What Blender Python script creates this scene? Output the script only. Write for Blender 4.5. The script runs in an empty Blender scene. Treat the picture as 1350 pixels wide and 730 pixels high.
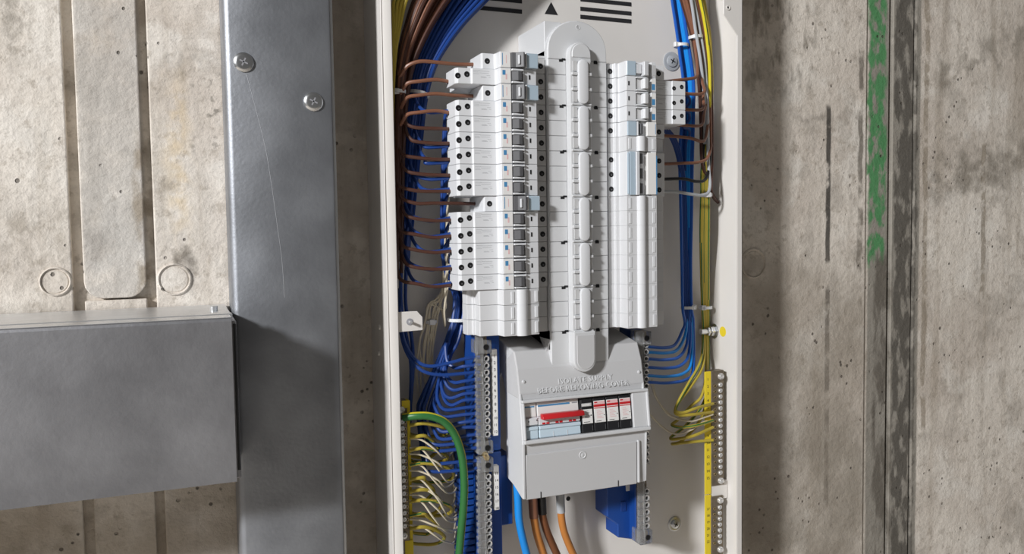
import bpy, bmesh, math, random
from mathutils import Vector, Matrix
random.seed(7)
C = bpy.context.scene.collection
SC = bpy.context.scene
R = math.radians

# ------------------------------------------------------------------ camera
F = 1080.0; TH = R(22); PI_ = R(3.2); RO = R(.86); CZ = 1.5          # focal length in px of a 1350 px wide frame
fw = Vector((math.sin(TH)*math.cos(PI_), math.cos(TH)*math.cos(PI_), -math.sin(PI_)))
r0 = Vector((math.cos(TH), -math.sin(TH), 0)); u0 = r0.cross(fw)
rt = math.cos(RO)*r0 - math.sin(RO)*u0; up = math.cos(RO)*u0 + math.sin(RO)*r0
cd = bpy.data.cameras.new('camera'); cam = bpy.data.objects.new('camera', cd); C.objects.link(cam)
cd.sensor_width = 36; cd.lens = F/1350*36; cd.clip_start = .01
m = Matrix((rt, up, -fw)).transposed().to_4x4(); m.translation = (0, 0, CZ); cam.matrix_world = m
SC.camera = cam
# ------------------------------------------------------------------ world, light, exposure
wd = bpy.data.worlds.new('world'); SC.world = wd; wd.use_nodes = True
bg = wd.node_tree.nodes['Background']; bg.inputs[0].default_value = (1.0, .97, .94, 1); bg.inputs[1].default_value = .095
ld = bpy.data.lights.new('daylight_opening', 'AREA'); ld.shape = 'RECTANGLE'; ld.size = .42; ld.size_y = .42; ld.energy = 215; ld.color = (.98, .985, 1.0)
lo = bpy.data.objects.new('daylight_opening', ld); C.objects.link(lo)
LP = Vector((-3.30, -1.42, 3.08)); lo.location = LP
lo.rotation_euler = (Vector((.45, .87, 1.42)) - LP).to_track_quat('-Z', 'Y').to_euler()
vs = SC.view_settings; vs.view_transform = 'Standard'; vs.look = 'None'; vs.gamma = 1; vs.use_curve_mapping = False; vs.exposure = .22

# ------------------------------------------------------------------ pixel -> direction -> point on a known plane
def ray(x, y): return fw + (x-675)/F*rt - (y-365)/F*up
def W(x, y, Y):
    d = ray(x, y); return d*(Y/d.y) + Vector((0, 0, CZ))
def WX(x, y, X):
    d = ray(x, y); return d*(X/d.x) + Vector((0, 0, CZ))
def X_(x, y, Y): return W(x, y, Y).x
def Z_(x, y, Y): return W(x, y, Y).z

# ------------------------------------------------------------------ materials
MATS = {}
def mat(name, col, rough=.45, metal=0, spec=.5, trans=0, ior=1.45, bump=0, bscale=400, vary=0, vscale=30, coat=0):
    mt = bpy.data.materials.new(name); mt.use_nodes = True; nt = mt.node_tree
    b = nt.nodes['Principled BSDF']; b.inputs['Base Color'].default_value = (*col, 1); b.inputs['Roughness'].default_value = rough
    b.inputs['Metallic'].default_value = metal; b.inputs['Specular IOR Level'].default_value = spec
    b.inputs['Transmission Weight'].default_value = trans; b.inputs['IOR'].default_value = ior; b.inputs['Coat Weight'].default_value = coat
    g = nt.nodes.new('ShaderNodeNewGeometry')
    if vary:
        n = nt.nodes.new('ShaderNodeTexNoise'); n.inputs['Scale'].default_value = vscale; n.inputs['Detail'].default_value = 5
        nt.links.new(g.outputs['Position'], n.inputs['Vector'])
        rp = nt.nodes.new('ShaderNodeValToRGB'); rp.color_ramp.elements[0].position = .3; rp.color_ramp.elements[1].position = .7
        rp.color_ramp.elements[0].color = (*[c*(1-vary) for c in col], 1); rp.color_ramp.elements[1].color = (*[min(1, c*(1+vary)) for c in col], 1)
        nt.links.new(n.outputs['Fac'], rp.inputs[0]); nt.links.new(rp.outputs[0], b.inputs['Base Color'])
    if bump:
        n = nt.nodes.new('ShaderNodeTexNoise'); n.inputs['Scale'].default_value = bscale; n.inputs['Detail'].default_value = 3
        nt.links.new(g.outputs['Position'], n.inputs['Vector'])
        bp = nt.nodes.new('ShaderNodeBump'); bp.inputs['Strength'].default_value = bump; bp.inputs['Distance'].default_value = .001
        nt.links.new(n.outputs['Fac'], bp.inputs['Height']); nt.links.new(bp.outputs[0], b.inputs['Normal'])
    MATS[name] = mt; return mt
mat('paint_white', (.74, .712, .675), .38, bump=.05, bscale=900, vary=.02, vscale=12)
mat('plastic_white', (.69, .70, .715), .42)
mat('plastic_grey', (.55, .55, .555), .5, bump=.06, bscale=1500)
mat('plastic_cover', (.61, .617, .625), .48, bump=.04, bscale=1500)
mat('plastic_blank', (.65, .655, .665), .45)
mat('terminal_grey', (.52, .52, .52), .55)
mat('toggle_grey', (.105, .105, .11), .4)
mat('toggle_light', (.62, .63, .65), .4)
mat('clear_blue', (.42, .52, .60), .2, coat=.3)
mat('print_grey', (.30, .30, .32), .7)
mat('print_blue', (.07, .25, .48), .5)
mat('print_pink', (.76, .50, .50), .6)
mat('print_black', (.02, .02, .022), .6)
mat('black', (.008, .008, .009), .5)
mat('black_plastic', (.018, .018, .02), .35)
mat('red', (.55, .02, .025), .3)
mat('pale_blue', (.56, .68, .76), .35)
mat('label_white', (.80, .79, .77), .5)
mat('screw_metal', (.80, .80, .80), .25, metal=.65)
mat('zinc', (.70, .71, .72), .28, metal=1, vary=.1, vscale=80)
mat('brass', (.62, .50, .30), .35, metal=1, vary=.15, vscale=200)
mat('bar_grey', (.22, .185, .14), .4, metal=.7, vary=.2, vscale=120)
mat('galvanised', (.30, .312, .335), .5, metal=.75, bump=.2, bscale=250, vary=.22, vscale=16)
mat('galvanised_body', (.33, .33, .345), .48, metal=.75, bump=.2, bscale=250, vary=.26, vscale=13)
mat('galvanised_lit', (.70, .71, .72), .35, metal=.8, vary=.06, vscale=50)  # lighter galvanised copy: light on tops and edges put into the colour
mat('blue_base', (.01, .06, .28), .35)
mat('clear_plastic', (.86, .87, .88), .18, trans=.85, ior=1.25)
mat('wire_blue', (.012, .05, .23), .35)
mat('wire_blue_bright', (.012, .10, .45), .35)
mat('wire_brown_shaded', (.075, .03, .02), .4)  # brown darkened to carry the shade inside the cabinet
mat('wire_brown_light', (.22, .095, .055), .4)
mat('wire_black', (.012, .011, .011), .4)
mat('wire_grey', (.42, .44, .46), .4)
mat('wire_cream', (.66, .59, .45), .45)
mat('wire_yellow', (.46, .36, .05), .4)
mat('wire_yellow_bright', (.68, .58, .03), .4)
mat('wire_green', (.03, .15, .04), .4)
mat('wire_orange', (.52, .20, .045), .4)
mat('wire_darkbrown', (.17, .06, .022), .4)
mat('cable_blue', (.01, .25, .72), .35)
mat('tie_white', (.74, .75, .76), .4)
mat('strip_yellow', (.80, .62, .03), .5)
mat('scratch', (.52, .53, .55), .45, metal=.75)

class G:                                  # tiny node helper
    def __init__(s, name):
        s.m = bpy.data.materials.new(name); s.m.use_nodes = True; s.nt = s.m.node_tree; s.b = s.nt.nodes['Principled BSDF']
        s.pos = s.nt.nodes.new('ShaderNodeNewGeometry').outputs['Position']
        sp = s.nt.nodes.new('ShaderNodeSeparateXYZ'); s.l(s.pos, sp.inputs[0]); s.x, s.z = sp.outputs[0], sp.outputs[2]; MATS[name] = s.m
    def l(s, a, b): s.nt.links.new(a, b)
    def set(s, sock, v):
        if isinstance(v, (int, float)): sock.default_value = v
        elif isinstance(v, tuple): sock.default_value = (*v, 1) if len(v) == 3 else v
        else: s.l(v, sock)
    def ma(s, op, a, b=0, c=None, clamp=False):
        n = s.nt.nodes.new('ShaderNodeMath'); n.operation = op; n.use_clamp = clamp; s.set(n.inputs[0], a); s.set(n.inputs[1], b)
        if c is not None: s.set(n.inputs[2], c)
        return n.outputs[0]
    def noise(s, scale, detail=4, stretch=None, off=0, rough=.55):
        v = s.pos
        mp = s.nt.nodes.new('ShaderNodeMapping'); s.l(v, mp.inputs[0]); mp.inputs['Location'].default_value = (off, off*.7, off*1.3)
        if stretch: mp.inputs['Scale'].default_value = stretch
        n = s.nt.nodes.new('ShaderNodeTexNoise'); s.l(mp.outputs[0], n.inputs['Vector']); n.inputs['Scale'].default_value = scale
        n.inputs['Detail'].default_value = detail; n.inputs['Roughness'].default_value = rough; return n.outputs['Fac']
    def step(s, v, lo, hi):
        n = s.nt.nodes.new('ShaderNodeMapRange'); n.interpolation_type = 'SMOOTHSTEP'; s.set(n.inputs[0], v); n.inputs[1].default_value = lo; n.inputs[2].default_value = hi
        return n.outputs[0]
    def mix(s, f, a, b, mode='MIX'):
        n = s.nt.nodes.new('ShaderNodeMix'); n.data_type = 'RGBA'; n.blend_type = mode; s.set(n.inputs[0], f); s.set(n.inputs[6], a); s.set(n.inputs[7], b); return n.outputs[2]

WY = .97                                   # front face of the concrete wall
def concrete():
    g = G('concrete')
    big = g.noise(5, 5); mid = g.noise(22, 6, off=3); fine = g.noise(160, 5, off=5); streak = g.noise(1, 5, (38, 1, 2.2), off=2)
    col = g.mix(g.step(big, .35, .65), (.59, .525, .455), (.77, .71, .63))
    col = g.mix(g.ma('MULTIPLY', g.step(mid, .5, .66), .5), col, (.40, .36, .31))
    col = g.mix(g.ma('MULTIPLY', g.step(g.noise(11, 6, off=9), .52, .64), .6), col, (.82, .775, .705))
    col = g.mix(g.ma('MULTIPLY', g.step(g.noise(60, 6, off=41, rough=.7), .54, .66), .5), col, (.36, .31, .25))
    col = g.mix(g.ma('MULTIPLY', g.step(streak, .5, .72), .42), col, (.34, .285, .22))
    col = g.mix(g.ma('MULTIPLY', g.step(fine, .5, .8), .35), col, (.30, .27, .22))
    # stains and some painted shade, with places and shapes of their own: pixel box on the wall, colour, strength, slope, patchiness
    wob = g.ma('SUBTRACT', g.noise(26, 5, off=11), .5); wob2 = g.ma('SUBTRACT', g.noise(34, 5, off=17), .5)
    def stain_or_shade(x0, y0, x1, y1, colr, k, soft=.004, slope=0, patch=(.38, .6), ps=40, wb=.012, pst=None):
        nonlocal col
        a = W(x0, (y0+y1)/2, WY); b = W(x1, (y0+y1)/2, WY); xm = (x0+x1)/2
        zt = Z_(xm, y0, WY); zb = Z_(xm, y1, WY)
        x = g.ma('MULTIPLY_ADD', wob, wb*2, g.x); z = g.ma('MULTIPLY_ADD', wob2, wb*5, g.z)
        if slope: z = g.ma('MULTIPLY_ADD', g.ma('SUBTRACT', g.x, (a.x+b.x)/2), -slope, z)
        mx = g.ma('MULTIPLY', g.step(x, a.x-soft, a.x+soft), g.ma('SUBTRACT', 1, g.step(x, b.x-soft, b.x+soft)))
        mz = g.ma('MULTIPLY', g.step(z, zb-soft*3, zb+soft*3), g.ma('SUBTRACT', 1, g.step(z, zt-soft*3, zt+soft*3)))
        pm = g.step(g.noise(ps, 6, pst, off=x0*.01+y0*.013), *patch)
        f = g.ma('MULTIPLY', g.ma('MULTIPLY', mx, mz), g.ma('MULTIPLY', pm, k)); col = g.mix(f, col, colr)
    dk = (.15, .13, .105)
    stain_or_shade(0, -60, 34, 75, (.27, .24, .2), .7, .01); stain_or_shade(0, 280, 90, 330, (.30, .25, .19), .6, .01); stain_or_shade(228, 72, 300, 86, dk, .75, .006)
    stain_or_shade(232, 312, 262, 362, dk, .8, .005); stain_or_shade(222, 110, 248, 300, (.66, .50, .28), .55, .012); stain_or_shade(252, 95, 300, 190, (.2, .18, .15), .75, .012, patch=(.55, .66), ps=90)
    stain_or_shade(200, 225, 232, 290, (.3, .25, .19), .6, .008); stain_or_shade(103, -140, 186, 392, (.47, .445, .41), .6, .002, wb=.002, patch=(.2, .55))
    stain_or_shade(110, 300, 145, 345, (.27, .24, .21), .6, .01); stain_or_shade(178, 190, 198, 400, (.30, .24, .17), .7, .004)
    stain_or_shade(985, -90, 1075, 120, (.20, .175, .14), .75, .02, patch=(.5, .66), pst=(1.6, 1, .5)); stain_or_shade(1089, 140, 1095, 345, (.05, .045, .04), .9, .0015, wb=.003, patch=(.3, .5))
    stain_or_shade(1087, 380, 1093, 670, (.06, .055, .05), .85, .0015, wb=.003, patch=(.38, .55), ps=25); stain_or_shade(1040, 148, 1135, 156, dk, .6, .003)
    stain_or_shade(1131, 20, 1137, 440, dk, .8, .0015, wb=.006, patch=(.38, .55), ps=22); stain_or_shade(980, 350, 1140, 1400, (.33, .285, .23), .65, .02, patch=(.25, .6), ps=9)
    stain_or_shade(980, 540, 1140, 1400, (.27, .235, .19), .6, .04, patch=(.3, .6), ps=12)
    stain_or_shade(1143, -200, 1207, 1500, (.27, .25, .215), .9, .002, wb=.003, patch=(.1, .4)); stain_or_shade(1146, -60, 1171, 350, (.075, .27, .10), .92, .004, wb=.014, patch=(.38, .54), ps=62, pst=(1.2, 1, .6))
    stain_or_shade(1175, -100, 1203, 1400, (.11, .10, .085), .9, .003, wb=.01, patch=(.38, .52), ps=48, pst=(1.5, 1, .6)); stain_or_shade(1150, 340, 1172, 1300, (.12, .105, .085), .8, .004, patch=(.42, .58), ps=22, pst=(2, 1, .6))
    stain_or_shade(1225, 195, 1420, 235, (.20, .175, .14), .85, .014, slope=.22, patch=(.34, .58), wb=.02); stain_or_shade(1235, 40, 1420, 75, (.20, .175, .14), .7, .012, slope=.42, patch=(.4, .6), wb=.02)
    stain_or_shade(1217, -60, 1223, 560, (.30, .25, .19), .7, .0015, wb=.008, patch=(.35, .5)); stain_or_shade(1293, 180, 1299, 400, (.28, .235, .18), .7, .0012, wb=.008, patch=(.35, .5))
    stain_or_shade(440, -90, 492, 800, (.34, .29, .235), .5, .01, patch=(.3, .6), ps=14); stain_or_shade(-60, 640, 320, 900, (.42, .36, .28), .6, .02, patch=(.3, .6), ps=14)  # shade beside and below the trunking, painted into the wall colour
    # bug holes
    vo = g.nt.nodes.new('ShaderNodeTexVoronoi'); g.l(g.pos, vo.inputs['Vector']); vo.inputs['Scale'].default_value = 70; vo.inputs['Randomness'].default_value = 1
    hole = g.ma('MULTIPLY', g.ma('SUBTRACT', 1, g.step(vo.outputs['Distance'], .10, .17)), g.step(g.noise(14, 4, off=21), .52, .6))
    v2 = g.nt.nodes.new('ShaderNodeTexVoronoi'); g.l(g.pos, v2.inputs['Vector']); v2.inputs['Scale'].default_value = 34
    hole = g.ma('MAXIMUM', hole, g.ma('MULTIPLY', g.ma('SUBTRACT', 1, g.step(g.ma('MULTIPLY_ADD', wob, .25, v2.outputs['Distance']), .04, .075)), g.step(g.noise(9, 3, off=33), .5, .56)))
    col = g.mix(g.ma('MULTIPLY', hole, .8), col, (.10, .085, .07))
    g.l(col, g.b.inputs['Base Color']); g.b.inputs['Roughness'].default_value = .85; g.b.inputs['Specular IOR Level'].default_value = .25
    h = g.ma('ADD', g.ma('MULTIPLY', g.noise(45, 8, off=1, rough=.65), 1.0), g.ma('MULTIPLY', fine, .25)); h = g.ma('SUBTRACT', h, g.ma('MULTIPLY', hole, .8))
    bp = g.nt.nodes.new('ShaderNodeBump'); bp.inputs['Strength'].default_value = .75; bp.inputs['Distance'].default_value = .004
    g.l(h, bp.inputs['Height']); g.l(bp.outputs[0], g.b.inputs['Normal'])
concrete()

# ------------------------------------------------------------------ mesh helpers
def root_of(o):
    while o.parent: o = o.parent
    return o
class MB:
    def __init__(s, M=None): s.v = []; s.f = []; s.mi = []; s.M = M
    def add(s, vs, fs, mi=0):
        k = len(s.v)
        for p in vs:
            p = Vector(p); s.v.append(s.M @ p if s.M else p)
        for f in fs: s.f.append([i+k for i in f]); s.mi.append(mi)
        return s
    def box(s, x0, x1, y0, y1, z0, z1, mi=0):
        return s.add([(x0,y0,z0),(x1,y0,z0),(x1,y1,z0),(x0,y1,z0),(x0,y0,z1),(x1,y0,z1),(x1,y1,z1),(x0,y1,z1)],
                     [(0,3,2,1),(4,5,6,7),(0,1,5,4),(1,2,6,5),(2,3,7,6),(3,0,4,7)], mi)
    def prism(s, poly, a, b, axis='z', mi=0):   # poly in the two other axes, in the order xy / xz / yz
        def P(p, t): return {'z': (p[0], p[1], t), 'y': (p[0], t, p[1]), 'x': (t, p[0], p[1])}[axis]
        n = len(poly); ar = sum(poly[i][0]*poly[(i+1) % n][1]-poly[(i+1) % n][0]*poly[i][1] for i in range(n))
        vs = [P(p, a) for p in poly]+[P(p, b) for p in poly]
        fs = [tuple(range(n))[::-1], tuple(range(n, 2*n))]+[(i, (i+1) % n, n+(i+1) % n, n+i) for i in range(n)]
        return s.add(vs, fs, mi)
    def cyl(s, c, r, d, axis='y', n=16, r2=None, mi=0):   # from c, length d along the axis
        r2 = r if r2 is None else r2; c = Vector(c); ax = {'x': 0, 'y': 1, 'z': 2}[axis]; o1, o2 = (ax+1) % 3, (ax+2) % 3; vs = []
        for t, rr in ((0, r), (d, r2)):
            for k in range(n):
                p = Vector(c); p[ax] += t; p[o1] += rr*math.cos(2*math.pi*k/n); p[o2] += rr*math.sin(2*math.pi*k/n); vs.append(p)
        return s.add(vs, [tuple(range(n)), tuple(range(n, 2*n))]+[(i, (i+1) % n, n+(i+1) % n, n+i) for i in range(n)], mi)
    def lathe(s, c, prof, axis='y', n=20, mi=0):          # prof: (radius, offset along the axis)
        c = Vector(c); ax = {'x': 0, 'y': 1, 'z': 2}[axis]; o1, o2 = (ax+1) % 3, (ax+2) % 3; vs = []
        for rr, t in prof:
            for k in range(n):
                p = Vector(c); p[ax] += t; p[o1] += max(rr, 1e-5)*math.cos(2*math.pi*k/n); p[o2] += max(rr, 1e-5)*math.sin(2*math.pi*k/n); vs.append(p)
        fs = []
        for j in range(len(prof)-1): fs += [(j*n+i, j*n+(i+1) % n, (j+1)*n+(i+1) % n, (j+1)*n+i) for i in range(n)]
        return s.add(vs, fs+[tuple(range(n)), tuple(range((len(prof)-1)*n, len(prof)*n))], mi)
    def tube(s, pts, r, n=8, sub=5, stripe=None, twist=.12, frac=.25):
        pts = [Vector(p) for p in pts]; P = [pts[0]*2-pts[1]]+pts+[pts[-1]*2-pts[-2]]; path = []
        for i in range(1, len(P)-2):
            for k in range(sub):
                t = k/sub; a, b, c, d = P[i-1], P[i], P[i+1], P[i+2]
                path.append(.5*((2*b)+(c-a)*t+(2*a-5*b+4*c-d)*t*t+(3*b-a-3*c+d)*t**3))
        path.append(pts[-1]); nrm = None; vs = []
        for i, p in enumerate(path):
            tg = (path[min(i+1, len(path)-1)]-path[max(i-1, 0)]).normalized()
            if nrm is None: nrm = tg.orthogonal().normalized()
            nrm = (nrm-tg*nrm.dot(tg)).normalized(); bn = tg.cross(nrm)
            for k in range(n): a = 2*math.pi*k/n; vs.append(p+(nrm*math.cos(a)+bn*math.sin(a))*r)
        L = len(path); k0 = len(s.v); s.add(vs, [])
        for i in range(L-1):
            for k in range(n):
                mi = 0
                if stripe is not None: mi = 1 if (k+int(i*twist+stripe)) % n < n*frac else 0
                s.f.append([k0+i*n+k, k0+i*n+(k+1) % n, k0+(i+1)*n+(k+1) % n, k0+(i+1)*n+k]); s.mi.append(mi)
        s.f.append([k0+k for k in range(n)][::-1]); s.mi.append(0); s.f.append([k0+(L-1)*n+k for k in range(n)]); s.mi.append(0)
        return s
    def build(s, name, mats, parent=None, bevel=0, seg=1, smooth=False, loc=None):
        if isinstance(mats, str): mats = [mats]
        if parent is not None: org = root_of(parent).location.copy()
        else:
            org = Vector(loc) if loc is not None else Vector((sum(v.x for v in s.v)/len(s.v), sum(v.y for v in s.v)/len(s.v), min(v.z for v in s.v)))
        me = bpy.data.meshes.new(name); me.from_pydata([v-org for v in s.v], [], s.f)
        for q in mats: me.materials.append(MATS[q])
        for p, i in zip(me.polygons, s.mi): p.material_index = i
        bm = bmesh.new(); bm.from_mesh(me); bmesh.ops.recalc_face_normals(bm, faces=bm.faces)
        if bevel:
            es = [e for e in bm.edges if len(e.link_faces) == 2 and e.calc_face_angle(0) > .4]
            bmesh.ops.bevel(bm, geom=es, offset=bevel, segments=seg, affect='EDGES', clamp_overlap=True, profile=.5)
        if smooth:
            for f in bm.faces: f.smooth = True
            for e in bm.edges: e.smooth = len(e.link_faces) == 2 and e.calc_face_angle(0) < .7
        bm.to_mesh(me); bm.free()
        o = bpy.data.objects.new(name, me); C.objects.link(o)
        if parent is not None: o.parent = parent
        else: o.location = org
        return o
def tag(o, label=None, cat=None, group=None, kind=None):
    if label: o['label'] = label
    if cat: o['category'] = cat
    if group: o['group'] = group
    if kind: o['kind'] = kind
    return o
def thing(name, label, cat, loc, group=None):
    o = bpy.data.objects.new(name, None); C.objects.link(o); o.location = loc; o.empty_display_size = .02; return tag(o, label, cat, group)
def copy_tree(o, parent=None, dz=0, label=None, group=None):
    c = o.copy(); C.objects.link(c); c.parent = parent
    if parent is None: c.location = o.location+Vector((0, 0, dz))
    if label: c['label'] = label
    if group: c['group'] = group
    for ch in [q for q in o.children]: copy_tree(ch, c)
    return c
_txt = {}
def text_mesh(body, size, depth, align='CENTER', spacing=1):
    key = (body, size, depth)
    cu = bpy.data.curves.new('lettering', 'FONT'); cu.body = body; cu.size = size; cu.extrude = depth; cu.align_x = align; cu.align_y = 'CENTER'; cu.resolution_u = 2; cu.space_character = spacing
    ob = bpy.data.objects.new('lettering', cu); C.objects.link(ob); bpy.context.view_layer.update()
    me = bpy.data.meshes.new_from_object(ob.evaluated_get(bpy.context.evaluated_depsgraph_get()))
    bpy.data.objects.remove(ob); bpy.data.curves.remove(cu); return me
def text(body, M, size, depth, matname, parent, name='lettering', spacing=1):
    me = text_mesh(body, size, depth, spacing=spacing); me.transform(Matrix.Translation(-root_of(parent).location) @ M); me.materials.clear(); me.materials.append(MATS[matname]); me.name = name
    o = bpy.data.objects.new(name, me); C.objects.link(o); o.parent = parent; return o
def wallM(x, y, z, rot=0):     # text lying in an XZ plane, facing -Y
    return Matrix.Translation((x, y, z)) @ Matrix.Rotation(R(90), 4, 'X') @ Matrix.Rotation(rot, 4, 'Z')
ORD = ['first', 'second', 'third', 'fourth', 'fifth', 'sixth', 'seventh', 'eighth', 'ninth', 'tenth', 'eleventh', 'twelfth', 'thirteenth', 'fourteenth', 'fifteenth', 'sixteenth', 'seventeenth', 'eighteenth']
def jit(a): return random.uniform(-a, a)

# ================================================================== the setting: wall and floor
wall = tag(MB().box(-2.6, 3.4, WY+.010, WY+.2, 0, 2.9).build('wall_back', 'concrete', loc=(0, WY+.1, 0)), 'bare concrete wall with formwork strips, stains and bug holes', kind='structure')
tag(MB().box(-2.6, 3.4, -2.5, WY+.2, -.1, 0).build('floor', 'concrete', loc=(0, 0, -.1)), 'bare concrete floor below the board', kind='structure')
def xs(px, y=200): return X_(px, y, WY)
strips = [(-2.6, xs(88)), (xs(103), xs(186)), (xs(199), xs(1141, 300)), (xs(1205, 300), 3.4)]
for i, (a, b) in enumerate(strips):
    if i == 1:   # the middle strip ends in a rounded tongue, a plain strip follows below it
        zt = Z_(145, 393, WY); rr = .018; pts = [(a, 2.9), (a, zt+rr)]+[(a+rr-rr*math.cos(t), zt+rr-rr*math.sin(t)) for t in [R(q) for q in (20, 45, 70, 90)]]
        pts += [(b-rr+rr*math.sin(t), zt+rr-rr*math.cos(t)) for t in [R(q) for q in (0, 20, 45, 70)]]+[(b, zt+rr), (b, 2.9)]
        MB().prism(pts, WY-.0015, WY+.012, 'y').build('concrete_strip', 'concrete', wall, .0012, 2)
        MB().box(a, b, WY+.001, WY+.012, 0, zt-.002).build('concrete_strip', 'concrete', wall, .001)
    else: MB().box(a, b, WY, WY+.012, 0, 2.9).build('concrete_strip', 'concrete', wall, .0015, 2)
MB().box(xs(1141, 300), xs(1172, 300), WY+.003, WY+.012, 0, 2.9).build('concrete_strip', 'concrete', wall, .001)
MB().box(xs(1176, 300), xs(1203, 300), WY+.0015, WY+.012, 0, 2.9).build('concrete_strip', 'concrete', wall, .0015)
for px, py, rp in ((73, 371, 20), (230, 368, 21), (993, 347, 15)):
    p = W(px, py, WY); r = abs(W(px+rp, py, WY).x-p.x)
    MB().lathe(p, [(r*1.12, .001), (r*1.08, -.0016), (r, -.0022), (r*.92, .001), (r*.84, -.0006), (0, -.0003)], 'y', 28).build('tie_hole_plug', 'concrete', wall, smooth=True)
MB().lathe(W(997, 215, WY), [(.006, .001), (.0055, -.001), (.004, -.001), (.0035, .0004), (0, .0004)], 'y', 16).build('tie_hole_plug', 'concrete', wall, smooth=True)

# ================================================================== galvanised trunking
VX0, VX1, VY = .0478, .1512, .865
vt = thing('vertical_trunking', 'tall galvanised steel cable trunking with two round screw heads', 'trunking', ((VX0+VX1)/2, .92, .3))
MB().box(VX0+.001, VX1-.004, VY+.004, WY-.0005, .3, 2.6).build('body', 'galvanised', vt, .002)
lid = [(VX0-.001, VY+.03), (VX0-.001, VY+.005), (VX0+.001, VY+.0015), (VX0+.005, VY), (VX1-.003, VY), (VX1-.0005, VY+.0008), (VX1, VY+.003), (VX1, VY+.02), (VX1-.0015, VY+.02), (VX1-.002, VY+.003), (VX1-.004, VY+.002), (VX0+.006, VY+.002), (VX0+.002, VY+.004), (VX0+.0006, VY+.03)]
MB().prism(lid, .3, 2.6).build('lid', 'galvanised', vt, smooth=True)
MB().box(VX1, VX1+.0035, VY+.004, VY+.011, .3, 2.6).build('edge_lip', 'galvanised_lit', vt, .001, 2)
for px, py in ((321, 82), (413, 134)):
    p = W(px, py, VY); s_ = MB().lathe(p, [(.0098, 0), (.0098, -.001), (.0085, -.0024), (.006, -.003), (0, -.003)], 'y', 24).build('screw', 'zinc', vt, smooth=True)
    a = R(25); q = MB(Matrix.Translation(p) @ Matrix.Rotation(a, 4, 'Y')); q.box(-.0042, .0042, -.0031, -.002, -.0007, .0007); q.box(-.0007, .0007, -.0031, -.002, -.0042, .0042); q.build('cross_recess', 'print_grey', s_)
MB().tube([W(x, y, VY) for x, y in ((325, 98), (335, 135), (350, 195), (359, 250), (366, 300), (372, 345), (375, 392))], .00022, 6).build('scratch', 'scratch', vt)
HZ0, HZ1, HY = 1.2722, 1.4245, .79
ht = thing('horizontal_trunking', 'wide galvanised steel trunking butting against the tall trunking', 'trunking', (-.4, .88, HZ0))
MB().box(-1.6, .0455, HY+.003, WY-.0005, HZ0+.002, HZ1-.003).build('body', 'galvanised_body', ht, .001)
lid = [(HY, HZ0), (HY, HZ1-.003), (HY+.0008, HZ1-.0008), (HY+.003, HZ1), (HY+.03, HZ1), (HY+.03, HZ1-.0014), (HY+.003, HZ1-.0014), (HY+.0014, HZ1-.004), (HY+.0014, HZ0+.0014), (HY+.025, HZ0+.0014), (HY+.025, HZ0), (HY+.001, HZ0)]
MB().prism(lid, -1.6, .0412, 'x').build('lid', 'galvanised_body', ht)
MB().box(-1.6, .0412, HY+.0022, HY+.03, HZ1, HZ1+.0005).build('lid_top_lit', 'galvanised_lit', ht)  # thin bright strip added over the lid top to paint it lit
MB().box(-1.6, .044, HY+.036, HY+.05, HZ1-.003, HZ1+.0008).build('rim', 'galvanised_lit', ht, .0006)
MB().box(-1.6, .044, HY+.055, WY-.003, HZ1-.003, HZ1-.001).build('top_plate', 'galvanised_lit', ht, .0006)
MB().box(.0425, .0452, HY+.002, WY-.01, HZ0+.01, HZ1-.006).build('end_gap_shade', 'black', ht)  # black strip stands in for the shade in the end gap
for px, py in ((282, 407), (284, 397), (289, 397)):
    d = ray(px, py); t = (HZ1+.001-CZ)/d.z; p = d*t; p.z = HZ1-.001
    b_ = MB().cyl(p, .004 if py > 400 else .0022, .005, 'z', 6).build('bolt', 'galvanised_lit', ht, .0004); 

# ================================================================== the enclosure
BX0, BX1, BYF, BYB, BZ0, BZ1 = .209, .685, .885, .955, .98, 1.92
cab = thing('distribution_board', 'open white steel distribution board enclosure fixed to the concrete wall', 'enclosure', ((BX0+BX1)/2, .93, BZ0))
MB().box(BX0, BX1, BYB, WY-.0005, BZ0, BZ1).build('back_panel', 'paint_white', cab)
MB().box(BX0, BX0+.0015, BYF, BYB, BZ0, BZ1).build('side_panel', 'paint_white', cab, .0004)
MB().box(BX1-.0015, BX1, BYF, BYB, BZ0, BZ1).build('side_panel', 'paint_white', cab, .0004)
MB().box(BX0, BX1, BYF, BYB, BZ0-.0015, BZ0).build('bottom_panel', 'paint_white', cab)
MB().box(BX0, BX1, BYF, BYB, BZ1, BZ1+.0015).build('top_panel', 'paint_white', cab)
MB().prism([(BX0, BYF+.006), (BX0+.0008, BYF+.0015), (BX0+.003, BYF), (.2205, BYF), (.2213, BYF+.0008), (.2213, BYF+.008), (.2203, BYF+.008), (.220, BYF+.0015), (BX0+.003, BYF+.0018)], BZ0, BZ1).build('flange', 'paint_white', cab, smooth=True)
zt, zc = Z_(965, 20, BYF), Z_(972, 47, BYF); xg = X_(954, 10, BYF)
MB().prism([(.6768, BZ0), (BX1, BZ0), (BX1, BZ1), (xg, BZ1), (xg, zt), (.6768, zc)], BYF, BYF+.0014, 'y').build('flange', 'paint_white', cab, .0004)
MB().box(.6756, .6768, BYF, BYF+.007, BZ0, zc).build('flange_return', 'paint_white', cab, .0003)
p = W(960, 10, BYF-.0002); MB().lathe(p, [(.0032, 0), (.003, -.0008), (.0018, -.0008), (.0014, 0), (0, 0)], 'y', 14).build('rivet', 'paint_white', cab, smooth=True)
for px, py in ((501, 431), (500, 465)):
    MB().lathe(WX(px, py, BX0), [(.0035, 0), (.003, -.0018), (0, -.002)], 'x', 12).build('rivet', 'paint_white', cab, smooth=True)
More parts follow.
